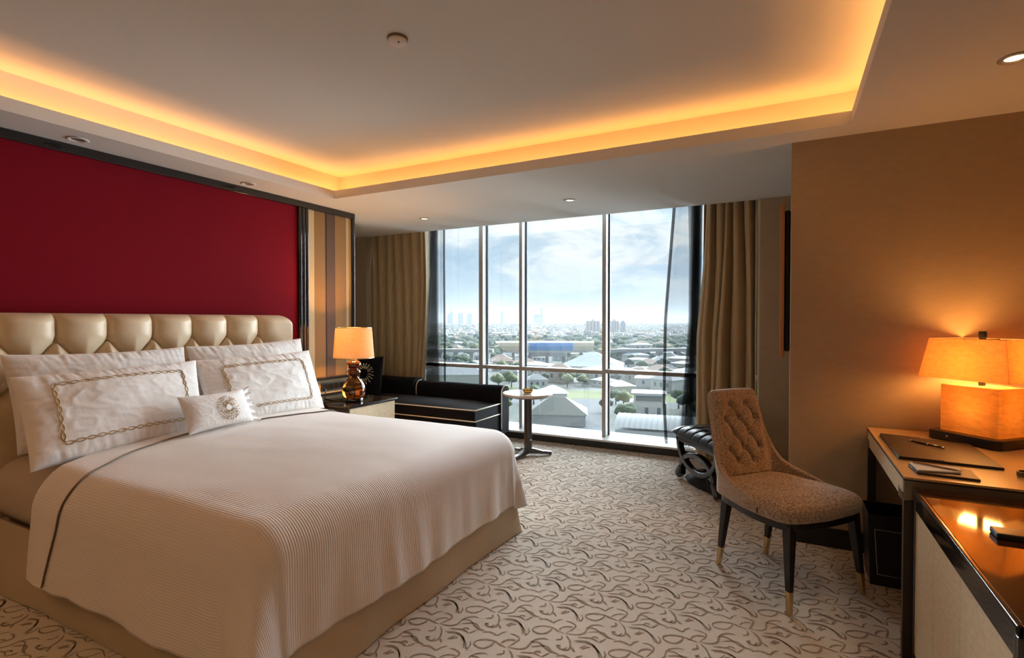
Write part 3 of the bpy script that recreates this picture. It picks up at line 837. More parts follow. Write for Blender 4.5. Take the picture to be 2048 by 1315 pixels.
# local x along the long side, local y towards the window corner
SLX, SLY, SZ = .355, .225, .445
def seat_fn(u, v):
    a, b = u * 2 - 1, v * 2 - 1
    k = (1 - abs(a) ** 5) ** .5 * (1 - abs(b) ** 5) ** .5 if abs(a) < 1 and abs(b) < 1 else 0
    x, y = a * SLX, b * SLY
    cr = 1.
    xs_ = x / (2 * SLX) * 6; fx = abs(xs_ - round(xs_ - .5) - .5)
    d1 = abs((xs_ % 1) - .5); dx = (.5 - d1) * (2 * SLX / 6)
    rows = [-.09, .09]
    dy = min(abs(y - r_) for r_ in rows)
    zig = exp(-(dx / .010) ** 2) * .022
    but = 0
    for r_ in rows:
        kx = round(xs_); bx = kx / 6 * 2 * SLX
        but = max(but, exp(-(hypot(x - bx, y - r_) / .028) ** 2) * .026)
    if abs(y) < .07: zig *= .35
    return (x, y, SZ - .055 + k * .075 - (zig + but) * k)
g = G().grid(seat_fn, 96, 64)
g.grid(lambda u, v: (lerp(SLX, -SLX, u), lerp(-SLY, SLY, v), SZ - .055 - .035 * ((1 - abs(u * 2 - 1) ** 8) * (1 - abs(v * 2 - 1) ** 8)) ** .4), 24, 16)
put('seat', g, 'leather_black', st, smooth=True)
put('seat_rail', G().box(-SLX + .03, SLX - .03, -SLY + .03, SLY - .03, SZ - .12, SZ - .08), 'curule_black', st, bevel=.006)
for yy in (-.17, .17):
    up = [(-.315, yy, .36)]
    for i in range(0, 21):
        a = pi + pi * i / 20; up.append((.30 * cos(a), yy, .335 + .215 * sin(a)))
    up.append((.315, yy, .36))
    put('leg_arc', G().bar(up, .05, .042, (0, 1, 0)), 'curule_black', st, bevel=.006)
    lo = []
    for i in range(0, 21):
        a = pi - pi * i / 20; lo.append((.265 * cos(a), yy + .004, .055 + .20 * max(0, sin(a)) ** .8))
    lo = [(-.305, yy, .018)] + lo + [(.305, yy, .018)]
    put('leg_arc', G().bar(lo, .05, .042, (0, 1, 0)), 'curule_black', st, bevel=.006)
    for sx in (-1, 1):
        put('foot', G().bar([(sx * .325, yy, .024), (sx * .300, yy, .05), (sx * .272, yy, .085), (sx * .245, yy, .118)], .062, [.046, .058, .056, .04], (0, 1, 0)), 'curule_black', st, bevel=.012, seg=3)
put('stretcher', G().tube([(0, -.17, .14), (0, .17, .14)], .018, 12), 'curule_black', st, smooth=True)
bl = G()
bl.grid(lambda u, v: (-.625 + .155 * (1 - v) * cos(2 * pi * u) * (1 + .25 * nz(cos(2 * pi * u) * 1.5, sin(2 * pi * u) * 1.5, 3)) + .02 * v, 4.52 + .10 * (1 - v) * sin(2 * pi * u) * (1 + .3 * nz(cos(2 * pi * u), sin(2 * pi * u), 8)) - .20 * (1 - v) * cos(2 * pi * u), .003 + .10 * v ** .6 * (1 + .3 * nz(u * 5, v * 3, 1))), 40, 12, cu=True)
tag(put('cloth_bundle', bl, 'cloth_black', smooth=True), 'low black bundle lying on the carpet under the tufted stool', 'bundle')

# ------------------------------------------------------------------ picture on the return wall
pc = thing('framed_picture', 'wood edged picture seen edge on beside the window curtain', 'picture', (.0, 4.7, 1.64))
put('frame', G().box(-.052, -.022, 4.38, 5.05, 1.075, 2.215), 'frame_wood', pc, world=True, bevel=.004)
put('backing', G().box(-.022, .0155, 4.40, 5.03, 1.12, 2.16), 'frame_black', pc, world=True, bevel=.012)

# ------------------------------------------------------------------ chair
CH = Vector((-.01, 3.06, 0))
ch = thing('desk_chair', 'beige tweed chair with buttoned back and brass tipped black legs at the desk', 'chair', tuple(CH), atan2(-.647, .763))
# local x forward, y left
def leg(x0, y0, x1, y1, nm='leg'):
    g = G(); zt = .40; zc = .105
    def ring(t, w): cx, cy = lerp(x0, x1, t), lerp(y0, y1, t); return [(cx - w, cy - w), (cx + w, cy - w), (cx + w, cy + w), (cx - w, cy + w)]
    t1 = 1 - zc / zt
    g.frustum(ring(t1, .0135), ring(0, .023), zc, zt)
    o = put(nm, g, 'chair_wood', ch, bevel=.004)
    put('ferrule', G().frustum(ring(1, .0105), ring(t1, .0140), 0, zc), 'brass', o, bevel=.003, label='brass tip')
leg(.215, -.215, .247, -.249); leg(.215, .215, .247, .249); leg(-.215, -.165, -.268, -.175); leg(-.215, .165, -.268, .175)
def plan(a, grow=0.):
    """seat outline, a in 0..1 counter-clockwise from the front right corner"""
    pts = [(.05, -.275), (.19, -.264), (.245, -.228), (.270, -.15), (.279, 0), (.270, .15), (.245, .228), (.19, .264), (.05, .275), (-.12, .245), (-.22, .213), (-.262, .17), (-.275, .09), (-.278, 0), (-.275, -.09), (-.262, -.17), (-.22, -.213), (-.12, -.245)]
    n = len(pts); f = a * n; i = int(f) % n; t = f - int(f)
    p0, p1, p2, p3 = pts[(i - 1) % n], pts[i], pts[(i + 1) % n], pts[(i + 2) % n]; t2, t3 = t * t, t * t * t
    x, y = [.5 * (2 * p1[k] + (p2[k] - p0[k]) * t + (2 * p0[k] - 5 * p1[k] + 4 * p2[k] - p3[k]) * t2 + (3 * p1[k] - p0[k] - 3 * p2[k] + p3[k]) * t3) for k in (0, 1)]
    L = hypot(x, y); return (x * (1 + grow / L), y * (1 + grow / L))
ol = [plan(i / 90, -.012) for i in range(90)]
put('seat_frame', G().prism(ol, .375, .415), 'chair_wood', ch, bevel=.006)
def seatc(u, v):
    prof = [(-.006, .412), (.004, .420), (.010, .445), (.006, .47), (-.012, .487), (-.05, .497), (-.12, .505), (-.2, .508)]
    k = v * (len(prof) - 1); i = min(int(k), len(prof) - 2); t = k - i
    gr = lerp(prof[i][0], prof[i + 1][0], t); z = lerp(prof[i][1], prof[i + 1][1], t)
    x, y = plan(u, gr); return (x, y, z + .003 * nz(x * 9, y * 9, 2))
g = G().grid(seatc, 90, 28, cu=True)
last = 28 * 90; g.add([(0, 0, .510)], []); c0 = len(g.v) - 1
for i in range(90): g.f.append((last + i, last + (i + 1) % 90, c0)); g.mi.append(0)
put('seat', g, 'chair_fabric', ch, smooth=True)
# shell: runs from the right side round the back to the left side
def shell_path(s_):
    """s -1..1; plan position at the seat"""
    pts = [(.095, -.283), (-.03, -.275), (-.14, -.257), (-.225, -.228), (-.275, -.175), (-.29, -.09), (-.293, 0), (-.29, .09), (-.275, .175), (-.225, .228), (-.14, .257), (-.03, .275), (.095, .283)]
    f = (s_ + 1) / 2 * (len(pts) - 1); i = min(int(f), len(pts) - 2); t = f - i
    g0 = lambda k: pts[clamp(k, 0, len(pts) - 1)]
    p0, p1, p2, p3 = pts[max(i - 1, 0)], pts[i], pts[i + 1], pts[min(i + 2, len(pts) - 1)]; t2, t3 = t * t, t * t * t
    return tuple(.5 * (2 * p1[k] + (p2[k] - p0[k]) * t + (2 * p0[k] - 5 * p1[k] + 4 * p2[k] - p3[k]) * t2 + (3 * p1[k] - p0[k] - 3 * p2[k] + p3[k]) * t3) for k in (0, 1))
TOPZ = .955
def shell_top(s_):
    a = abs(s_)
    return interp([(0, TOPZ), (.27, TOPZ - .002), (.325, TOPZ - .012), (.36, TOPZ - .045), (.385, .82), (.43, .70), (.49, .615), (.56, .566), (.66, .535), (.8, .510), (.93, .482), (1.0, .452)], a)
def wrap(x, y, z):
    k = max(0, z - .50); k2 = k / .45
    x -= .09 * k2 + .015 * k2 * k2; y *= 1 - .035 * smooth01(k2 * 1.3)
    return x, y
BUT = []
for r_, row in enumerate((.875, .795, .715, .635, .565)):
    for y in ((-.059, .059) if r_ % 2 == 0 else (-.118, 0, .118)): BUT.append((y, row))
DIAG = []
for i, a in enumerate(BUT):
    for b in BUT[i + 1:]:
        if abs(abs(a[1] - b[1]) - .078) < .012 and abs(a[0] - b[0]) < .066: DIAG.append((a, b))
def tuft(y, z):
    if z < .50: return 0.
    d = min(hypot(y - b[0], z - b[1]) for b in BUT); c = min(segd(y, z, *p_, *q_) for p_, q_ in DIAG)
    ed = smooth01((.165 - abs(y)) / .05) * smooth01((.935 - z) / .04)
    return -ed * (.022 * exp(-(d / .017) ** 2) + .011 * exp(-(c / .008) ** 2)) + .010 * ed * (1 - exp(-(c / .03) ** 2))
def shell_fn(side):
    def fn(u, v):
        s_ = u * 2 - 1; px, py = shell_path(s_); q = shell_path(min(1, s_ + .02)); r_ = shell_path(max(-1, s_ - .02))
        tx, ty = q[0] - r_[0], q[1] - r_[1]; L = hypot(tx, ty) or 1; inx, iny = ty / L, -tx / L       # towards the inside
        if px * inx + py * iny > 0: inx, iny = -inx, -iny
        tp = shell_top(s_); a = abs(s_)
        th = interp([(0, .070), (.3, .066), (.42, .045), (.7, .032), (1, .022)], a)
        z0 = .425
        # v 0..0.45 outer face, ..0.55 over the rim, ..1 inner face
        if v < .45: z = lerp(z0, tp - th * .35, v / .45); o = 0.
        elif v < .55:
            k = (v - .45) / .10 * pi; z = tp - th * .35 + th * .35 * sin(k); o = th * (1 - cos(k)) / 2
        else: z = lerp(tp - th * .35, z0, (v - .55) / .45); o = th
        x, y = wrap(px, py, z)
        extra = 0.
        if v >= .55 and a < .42: extra = tuft(y, z) * smooth01((.42 - a) / .06)
        return (x + inx * (o + extra), y + iny * (o + extra), z)
    return fn
g = G().grid(shell_fn(1), 150, 170)
for f_i, f in enumerate(g.f):
    row = f_i // 150
    g.mi[f_i] = 1 if row < 170 * .50 else 0
sb = put('backrest', g, ['chair_fabric', 'chair_back_fabric'], ch, smooth=True)
for y, z in BUT[:]:
    x, yy = wrap(-.293 + .066, y, z)
    put('button', G().ico((x + .004 - .016, y, z), .008, 2, sc=(.6, 1, 1)), 'chair_fabric', sb, smooth=True)
for sy in (-1, 1):
    put('side_seam', G().bar([(.095, sy * .287, .425), (.097, sy * .287, .452)], .004, .004, (0, 1, 0)), 'chair_wood', ch)

# ------------------------------------------------------------------ desk
dk = thing('desk', 'writing desk with honey coloured top and cream apron against the far wall', 'desk', (.75, 3.08, 0))
DX0, DX1, DY0, DY1, DZ = .412, 1.29, 2.545, 3.635, .735
put('desktop', G().box(DX0, DX1, DY0, DY1, DZ - .008, DZ), 'desk_top', dk, world=True)
put('top_edge', G().box(DX0 - .002, DX1, DY0 - .002, DY1, DZ - .014, DZ - .008), 'desk_dark', dk, world=True)
put('apron', G().box(DX0, DX0 + .022, DY0 + .03, DY1 - .03, DZ - .095, DZ - .014), 'parchment', dk, world=True, label='cream apron')
put('apron', G().box(DX0, DX1, DY0, DY0 + .03, DZ - .095, DZ - .014), 'desk_metal', dk, world=True)
put('apron', G().box(DX0, DX1, DY1 - .03, DY1, DZ - .095, DZ - .014), 'desk_dark', dk, world=True)
put('drawer_box', G().box(DX0 + .022, DX1, DY0 + .03, DY1 - .03, DZ - .09, DZ - .014), 'desk_dark', dk, world=True)
for y0, y1 in ((DY0 + .0, DY0 + .11), (DY1 - .11, DY1)):  # dark plates stand in for the shadowed cutouts at the desk corners
    put('corner_cutout_shade', G().box(DX0 - .004, DX0 + .004, y0 + .01, y1 - .01, DZ - .10, DZ - .060), 'bronze', dk, world=True, bevel=.002)
for x, y in ((DX0, DY0), (DX0, DY1 - .04), (DX1 - .04, DY0), (DX1 - .04, DY1 - .04)):
    put('leg', G().box(x, x + .04, y, y + .04, 0, DZ - .09, 0).box(x - .003, x, y, y + .006, 0, DZ - .09, 1), ['desk_dark', 'desk_metal'], dk, world=True, bevel=.002)

def quad_slab(name, pts, z0, z1, mat, parent=None, bevel=.003, **k):
    return put(name, G().prism(pts, z0, z1), mat, parent, bevel=bevel, **k)
bt = thing('desk_blotter', 'dark leather desk blotter lying on the desk under a pen', 'blotter', (.62, 3.1, DZ))
quad_slab('pad', [(.441, 2.856), (.792, 2.836), (.797, 3.314), (.441, 3.394)], DZ + .0005, DZ + .012, 'blotter_leather', bt, world=True)
quad_slab('spine_flap', [(.441, 2.856), (.600, 2.848), (.605, 3.36), (.441, 3.394)], DZ + .012, DZ + .0145, 'blotter_leather', bt, world=True, bevel=.001)
pn = thing('pen', 'black ballpoint pen with silver tips resting on the dark blotter', 'pen', (.6, 3.16, DZ + .02))
pa0, pa1 = Vector((.535, 3.235, DZ + .020)), Vector((.652, 3.105, DZ + .020))
put('barrel', G().tube([lerp(pa0, pa1, .12), lerp(pa0, pa1, .5), lerp(pa0, pa1, .93)], [.0045, .0052, .0048], 12), 'black_lacquer', pn, smooth=True, world=True)
put('tip', G().tube([pa0, lerp(pa0, pa1, .12)], [.0018, .0044], 12), 'chrome', pn, smooth=True, world=True, label='silver tip')
put('clip_ring', G().tube([lerp(pa0, pa1, .55), lerp(pa0, pa1, .59)], .0058, 12), 'chrome', pn, smooth=True, world=True)
put('cap', G().tube([lerp(pa0, pa1, .93), pa1], [.0058, .0052], 12), 'chrome', pn, smooth=True, world=True, label='silver cap')
nt_ = thing('notepad_tray', 'slim dark leather memo tray at the near edge of the desk', 'tray', (.56, 2.67, DZ))
quad_slab('tray', [(.463, 2.609), (.656, 2.592), (.663, 2.744), (.457, 2.745)], DZ + .0005, DZ + .010, 'blotter_leather', nt_, world=True)
np_ = tag(quad_slab('notepad', [(.468, 2.620), (.610, 2.650), (.625, 2.738), (.462, 2.742)], DZ + .0105, DZ + .017, 'paper', None, bevel=.001), 'white memo pad in the dark leather tray on the desk', 'notepad')
pe = thing('pencil', 'brown pencil lying across the white memo pad', 'pencil', (.55, 2.69, DZ + .021))
put('shaft', G().tube([(.472, 2.735, DZ + .0212), (.60, 2.660, DZ + .0212)], .0036, 6), 'pencil_wood', pe, world=True)
put('point', G().tube([(.60, 2.660, DZ + .0212), (.614, 2.652, DZ + .0206)], [.0035, .0006], 6), 'strip_cream', pe, world=True)
br = G()
for k in range(3):
    br.tube([(.842 + .034 * cos(2 * pi * i / 28), 2.755 + .03 * sin(2 * pi * i / 28), DZ + .007 + k * .006) for i in range(28)], .0035, 6, closed=True)
tag(put('bracelet', br, 'bronze', smooth=True), 'coiled dark metal ring on the desk at the right edge of view', 'ring')

# desk lamp: square stone block on a dark plinth, tapered square shade
la = thing('desk_lamp', 'square desk lamp with glowing stone block base and tapered linen shade', 'lamp', (.872, 3.452, DZ), atan2(-.284, .281))
# local x along the near long side, local y away from the camera
put('plinth', G().prism(rrect(-.165, .165, -.150, .150, .035), .0005, .047), 'black_satin', la, bevel=.004)
for k in range(1): put('switch_button', G().ico((-.06, -.151, .028), .006, 2), 'chrome', la, smooth=True)
put('stone_block', G().prism(rrect(-.135, .135, -.095, .095, .012), .047, .285), 'lamp_stone', la, bevel=.006)
put('stem', G().box(-.011, .011, -.011, .011, .285, .560), 'black_satin', la, bevel=.002)
put('finial', G().box(-.013, .013, -.013, .013, .526, .556), 'black_satin', la, bevel=.003)
g = G()
a0 = [(-.205, -.155), (.205, -.155), (.205, .155), (-.205, .155)]; a1 = [(-.172, -.125), (.172, -.125), (.172, .125), (-.172, .125)]
g.frustum(a0, a1, .318, .522, cap=False)
i0 = [(x * .985, y * .985) for x, y in a0]; i1 = [(x * .985, y * .985) for x, y in a1]
g.frustum(i0, i1, .318, .522, cap=False)
put('lamp_shade', g, 'shade_linen', la)
put('shade_spider', G().box(-.172, .172, -.003, .003, .516, .520).box(-.003, .003, -.125, .125, .516, .520), 'black_satin', la)
put('bulb', G().ico((.045, 0, .41), .022, 3, sc=(1, 1, 1.2)), 'bulb_glow', la, smooth=True)

# ------------------------------------------------------------------ cabinet in the foreground
cb = thing('cabinet', 'cream fronted cabinet with glossy dark top in the right foreground', 'cabinet', (.8, 2.0, 0))
KX0, KX1, KY0, KY1, KZ = .437, 1.29, 1.478, 2.535, .700
put('body', G().box(KX0 + .02, KX1, KY0 + .01, KY1 - .01, .03, KZ - .03), 'black_satin', cb, world=True)
put('top', G().box(KX0 + .014, KX1, KY0 + .012, KY1, KZ - .012, KZ), 'top_lacquer', cb, world=True, bevel=.0015, label='glossy dark brown top')
put('top_rim', G().box(KX0, KX0 + .014, KY0, KY1, KZ - .022, KZ + .002).box(KX0, KX1, KY0, KY0 + .012, KZ - .022, KZ + .002), 'black_lacquer', cb, world=True, bevel=.004)
put('frieze', G().box(KX0 + .006, KX0 + .03, KY0 + .004, KY1 - .002, KZ - .085, KZ - .022), 'black_lacquer', cb, world=True, bevel=.004)
for y0, y1 in ((KY0, KY0 + .035), (KY1 - .022, KY1)):
    put('corner_post', G().box(KX0 + .002, KX0 + .04, y0, y1, 0, KZ - .022), 'black_lacquer', cb, world=True, bevel=.006)
dd = put('door', G().box(KX0 + .008, KX0 + .03, KY1 - .30, KY1 - .022, .06, KZ - .085), 'parchment', cb, world=True)
put('door', G().box(KX0 + .008, KX0 + .03, KY1 - .61, KY1 - .302, .06, KZ - .085), 'parchment', cb, world=True)
put('door', G().box(KX0 + .008, KX0 + .03, KY0 + .035, KY1 - .612, .06, KZ - .085), 'parchment', cb, world=True)
put('door_gap', G().box(KX0 + .014, KX0 + .024, KY0 + .035, KY1 - .022, .06, KZ - .085), 'parchment_gap', cb, world=True)
put('plinth', G().box(KX0 + .03, KX1, KY0 + .03, KY1 - .03, 0, .03), 'black_satin', cb, world=True)
tag(put('slim_box', G().box(.556, .72, 2.045, 2.115, KZ + .0005, KZ + .019), 'black_satin', bevel=.004), 'slim black box lying on the glossy cabinet top', 'box')

# ------------------------------------------------------------------ waste bin
bn = thing('waste_bin', 'square black leather waste bin on the carpet under the desk', 'bin', (.50, 3.33, 0))
g = G().frustum([(-.115, -.105), (.115, -.105), (.115, .105), (-.115, .105)], [(-.130, -.12), (.130, -.12), (.130, .12), (-.130, .12)], .002, .36, cap=False)
g.frustum([(-.110, -.10), (.110, -.10), (.110, .10), (-.110, .10)], [(-.124, -.114), (.124, -.114), (.124, .114), (-.124, .114)], .01, .36, cap=False)
g.add([(-.115, -.105, .002), (.115, -.105, .002), (.115, .105, .002), (-.115, .105, .002)], [(3, 2, 1, 0)])
put('bin_body', g, 'leather_black', bn)
g = G()
for sy, yb in ((-1, -.1125),):
    pts = [(-.085, -.1100, .06), (.085, -.1100, .06), (.10, -.1192, .29), (-.10, -.1192, .29)]
    g.tube(pts, .0016, 5, closed=True)
put('stitched_line', g, 'piping_cream', bn, label='pale stitched rectangle')
g = G(); g.tube([(-.127, -.117, .36), (.127, -.117, .36), (.127, .117, .36), (-.127, .117, .36)], .005, 6, closed=True)
put('rim', g, 'leather_black', bn)

# ------------------------------------------------------------------ ceiling fittings
def downlight(x, y, lit, label):
    t = thing('downlight', label, 'ceiling light', (x, y, SOF))
    put('trim_ring', G().lathe([(.052, -.0005), (.056, -.004), (.050, -.007), (.038, -.006), (.034, -.001)], n=40, cap=False), 'dl_trim' if lit else 'plastic_white', t, smooth=True)
    put('lens', G().lathe([(.0, -.0015), (.036, -.0012)], n=32, cap=False), 'downlight_glow' if lit else 'dl_dark', t)
    return t
DL = [(-3.433, 4.568, True, 'lit downlight in the soffit nearest the left curtain'),
      (-1.744, 4.472, True, 'lit downlight in the soffit above the middle of the window'),
      (.822, 2.90, True, 'bright lit downlight in the ceiling above the desk'),
      (-3.765, 1.611, False, 'unlit downlight in the soffit over the left of the headboard'),
      (-3.79, 2.756, False, 'unlit downlight in the soffit over the right of the headboard')]
for d in DL: downlight(*d)
sm = thing('smoke_detector', 'round white smoke detector on the raised ceiling', 'smoke detector', (-1.635, 1.97, TOP))
put('base', G().lathe([(.0, -.0005), (.048, -.0005), (.048, -.010), (.0, -.010)], n=40), 'dl_dark', sm)
put('cover', G().lathe([(.0, -.010), (.045, -.010), (.046, -.018), (.040, -.026), (.0, -.028)], n=40), 'plastic_white', sm, smooth=True)
put('indicator', G().ico((.018, -.012, -.028), .005, 2), 'dl_dark', sm)

HAZE, SUN, COVE, DOWN, LAMP1, LAMP2 = .00035, 22.0, 1.6, 11., 34., 14.
# ------------------------------------------------------------------ the city outside, 31 m below
GZ = -30.
def pol(b, d): a = math.radians(b); return d * sin(a), d * cos(a)
g = G()
def gfn(u, v):
    x, y = pol(lerp(-62, 14, u), lerp(60, 9500, v ** 2.2)); return (x, y, GZ)
g.grid(gfn, 20, 30)
struct('city_ground', g, 'ground_green')
def patch(name, pts, mat, z):
    g = G(); g.add([(*pol(b, d), z) for b, d in pts], [tuple(range(len(pts)))]); return struct(name, g, mat)
patch('road_1', [(-36, 205), (-30, 196), (-22, 192), (-14, 196), (-6, 205), (-6, 226), (-14, 216), (-22, 210), (-30, 214), (-36, 224)], 'asphalt', GZ + .02)
patch('road_2', [(-24, 128), (-18, 128), (-17, 196), (-20, 196)], 'asphalt', GZ + .03)
patch('lawn_1', [(-21.5, 212), (-18.0, 214), (-17.6, 238), (-21.8, 236)], 'lawn', GZ + .04)
patch('lawn_2', [(-36.5, 226), (-27.5, 216), (-27, 252), (-36, 262)], 'lawn', GZ + .04)
patch('lawn_3', [(-15, 204), (-9.5, 210), (-9, 236), (-15, 230)], 'lawn', GZ + .04)

def at_root(name, label, cat, b, d, rz=0., group=None):
    x, y = pol(b, d); return thing(name, label, cat, (x, y, GZ), rz, group)
# elevated station
st_ = at_root('train_station', 'long elevated train station with a blue middle roof beyond the window', 'station', -23.75, 375, math.radians(27.5))
L = 34.5
put('platform_deck', G().box(-30, 31, -4.5, 4.5, 8.6, 10.2), 'house_white', st_, bevel=.2)
put('concourse', G().box(-12, 14, -4, 4, 5.8, 8.6), 'concrete', st_)
def hall(x0, x1, slope0, slope1, name, mat):
    g = G(); pr = [(-5.2, 10.2), (-5.6, 13.2), (-4.2, 15.6), (0, 16.6), (4.2, 15.6), (5.6, 13.2), (5.2, 10.2)]
    vs = [(x0 - slope0 * (z - 10.2), y, z) for y, z in pr] + [(x1 + slope1 * (z - 10.2), y, z) for y, z in pr]; n = len(pr)
    g.add(vs, [tuple(range(n)), tuple(range(2 * n - 1, n - 1, -1))] + [(i, n + i, n + (i + 1) % n, (i + 1) % n) for i in range(n)])
    return put(name, g, mat, st_)
hall(-31, -13.2, .95, 0, 'end_hall', 'station_cream'); hall(19.0, 32, 0, .15, 'end_hall', 'station_cream')
hall(-13.2, 17.8, 0, 0, 'middle_roof', 'roof_blue').__setitem__('label', 'blue roof'); hall(17.8, 19.0, 0, 0, 'end_band', 'house_white')
for x in (-24, -12, 0, 12, 24): put('pillar', G().box(x - 1, x + 1, -1.6, 1.6, 0, 8.7), 'concrete', st_)
def viaduct(label, b0, d0, b1, d1, z, k):
    x0, y0 = pol(b0, d0); x1, y1 = pol(b1, d1); r = thing('viaduct', label, 'viaduct', ((x0 + x1) / 2, (y0 + y1) / 2, GZ), atan2(y1 - y0, x1 - x0))
    l = hypot(x1 - x0, y1 - y0) / 2
    put('deck', G().box(-l, l, -3.6, 3.6, z, z + 2.2), 'concrete', r)
    for i in range(k):
        x = lerp(-l + 4, l - 4, i / (k - 1)); put('pillar', G().frustum([(x - .9, -.9), (x + .9, -.9), (x + .9, .9), (x - .9, .9)], [(x - 1.6, -3), (x + 1.6, -3), (x + 1.6, 3), (x - 1.6, 3)], 0, z), 'concrete', r)
viaduct('pale railway viaduct left of the blue roofed station', -37.5, 392, -29.6, 380, 8.4, 5)
viaduct('pale railway viaduct right of the blue roofed station', -18.2, 384, -8, 420, 8.4, 6)

def flat_house(name, label, b, d, w, dp, h, rz, wall='house_white', roofm='roof_white', floors=2):
    r = at_root(name, label, 'house', b, d, math.radians(rz))
    put('walls', G().box(-w / 2, w / 2, -dp / 2, dp / 2, 0, h * .62).box(-w / 2 + w * .12, w / 2 - w * .05, -dp / 2 + dp * .1, dp / 2, h * .62, h * .93), wall, r)
    put('roof', G().box(-w / 2 + w * .05, w / 2, -dp / 2 + dp * .02, dp / 2 + .3, h * .93, h), roofm, r)
    put('upper_window', G().box(-w / 2 + w * .18, w / 2 - w * .12, -dp / 2 + dp * .1 - .06, -dp / 2 + dp * .1, h * .67, h * .88), 'glass_dark', r)
    for i in range(3):
        x = lerp(-w * .36, w * .3, i / 2); put('window', G().box(x - .55, x + .55, -dp / 2 - .06, -dp / 2, h * .18 if i else h * .08, h * .44), 'glass_dark', r)
    return r
flat_house('villa', 'white two storey flat roofed house below the right side of the window', -13.1, 178, 11.5, 9, 8.0, 13)
def hip_house(name, label, b, d, w, dp, h, rh, rz, wall, roofm, windows=True):
    r = at_root(name, label, 'house', b, d, math.radians(rz))
    put('walls', G().box(-w / 2, w / 2, -dp / 2, dp / 2, 0, h), wall, r)
    e = .7; rl = max(0.2, (w - dp) / 2)
    lo = [(-w / 2 - e, -dp / 2 - e), (w / 2 + e, -dp / 2 - e), (w / 2 + e, dp / 2 + e), (-w / 2 - e, dp / 2 + e)]
    hi = [(-rl, -.1), (rl, -.1), (rl, .1), (-rl, .1)]
    put('roof', G().frustum(lo, hi, h, h + rh), roofm, r)
    if windows:
        for i in range(3):
            x = lerp(-w * .3, w * .3, i / 2); put('window', G().box(x - .5, x + .5, -dp / 2 - .05, -dp / 2, h * .5, h * .82), 'glass_dark', r)
    return r
hip_house('villa', 'white house with a shallow pale roof seen right of the round table', -23.1, 188, 8.5, 10, 6.0, 2.4, 30, 'house_white', 'roof_white')
hip_house('tiled_house', 'low house with a wide dark tiled roof behind the round table', -22.6, 163, 17, 13, 3.4, 4.6, 20, 'house_grey', 'roof_tile', False)
hip_house('market_hall', 'broad hall with a pale blue pyramid roof below the station', -18.9, 318, 34, 30, 5, 7.5, 10, 'house_grey', 'roof_pale_blue', False)
hip_house('garden_pavilion', 'small pavilion with a white pointed roof in the lower right of the view', -15.9, 236, 9, 9, 3, 2.2, 40, 'house_cream', 'roof_white', False)
hip_house('long_hall', 'long low hall with a grey roof at the left of the view', -33.5, 262, 30, 12, 5, 3, 30, 'house_white', 'roof_grey', False)
# ribbed shed roof
sr = at_root('ribbed_shed', 'large shed with a ribbed pale metal roof at the bottom of the view', 'shed', -12.6, 143, math.radians(8))
g = G(); g.grid(lambda u, v: (lerp(-9, 11, u), lerp(-8, 9, v), 3.2 + 3.2 * sin(pi * (.12 + .76 * v)) - .12 * abs(sin(u * 46))), 140, 14)
put('roof', g, 'roof_grey', sr, label='ribbed pale roof'); put('walls', G().box(-8.6, 10.6, -7.6, 8.6, 0, 3.6), 'house_white', sr)
bs = at_root('banner_stand', 'small red roadside banner among the low roofs', 'banner', -24.6, 160)
put('banner', G().box(-.9, .9, -.1, .1, 1.2, 2.8), 'red_paint', bs); put('post', G().box(-.08, .08, -.08, .08, 0, 1.2), 'concrete', bs)

def tower(label, b, d, blocks, mat, name='office_tower', cat='tower'):
    r = at_root(name, label, cat, b, d, math.radians(-b))
    for i, (x0, x1, h) in enumerate(blocks):
        put('block', G().box(x0, x1, -14, 14, 0, h), mat, r)
        k = 8
        for j in range(1, k): pass
        gg = G()
        for j in range(1, k): gg.box(x0 + 1, x1 - 1, -14.3, -13.9, h * j / k, h * j / k + h * .05)
        put('window_bands', gg, 'glass_dark', r)
    return r
tower('slim blue tower, first of the horizon cluster from the left curtain', -34.15, 3330, [(-22, -8, 70), (-8, 14, 82), (-2, 3, 98)], 'tower_blue')
tower('square blue grey tower, second of the horizon cluster from the left curtain', -33.1, 3330, [(-16, 16, 78)], 'tower_brown')
tower('square blue tower, third of the horizon cluster from the left curtain', -32.2, 3325, [(-16, 16, 75), (0, 18, 72)], 'tower_blue')
tower('narrow dark tower alone on the horizon between the first two mullions', -28.6, 3600, [(-14, 12, 92)], 'tower_brown')
tower('stepped blue tower on the horizon above the station', -24.7, 3320, [(-30, 12, 66), (12, 28, 108)], 'tower_blue')
def slab_block(label, b, d, w, h, mat, rz):
    r = at_root('apartment_block', label, 'apartment block', b, d, math.radians(rz))
    put('walls', G().box(-w / 2, w / 2, -7, 7, 0, h), mat, r)
    g = G()
    for i in range(4): x = lerp(-w * .36, w * .36, i / 3); g.box(x - 1.0, x + 1.0, -7.3, -6.9, 2, h - 1)
    put('window_strips', g, 'apartment_grey', r); put('stair_tower', G().box(-3, 3, -5, 5, h, h + 3.5), mat, r)
slab_block('pale pink apartment slab just left of the third mullion', -18.85, 1190, 31, 30, 'apartment_pink', 19)
slab_block('pale pink apartment slab just right of the third mullion', -16.6, 1200, 22, 30, 'apartment_pink', 17)
slab_block('grey apartment slab at the right end of the pink pair', -15.7, 1230, 12, 27, 'apartment_grey', 17)

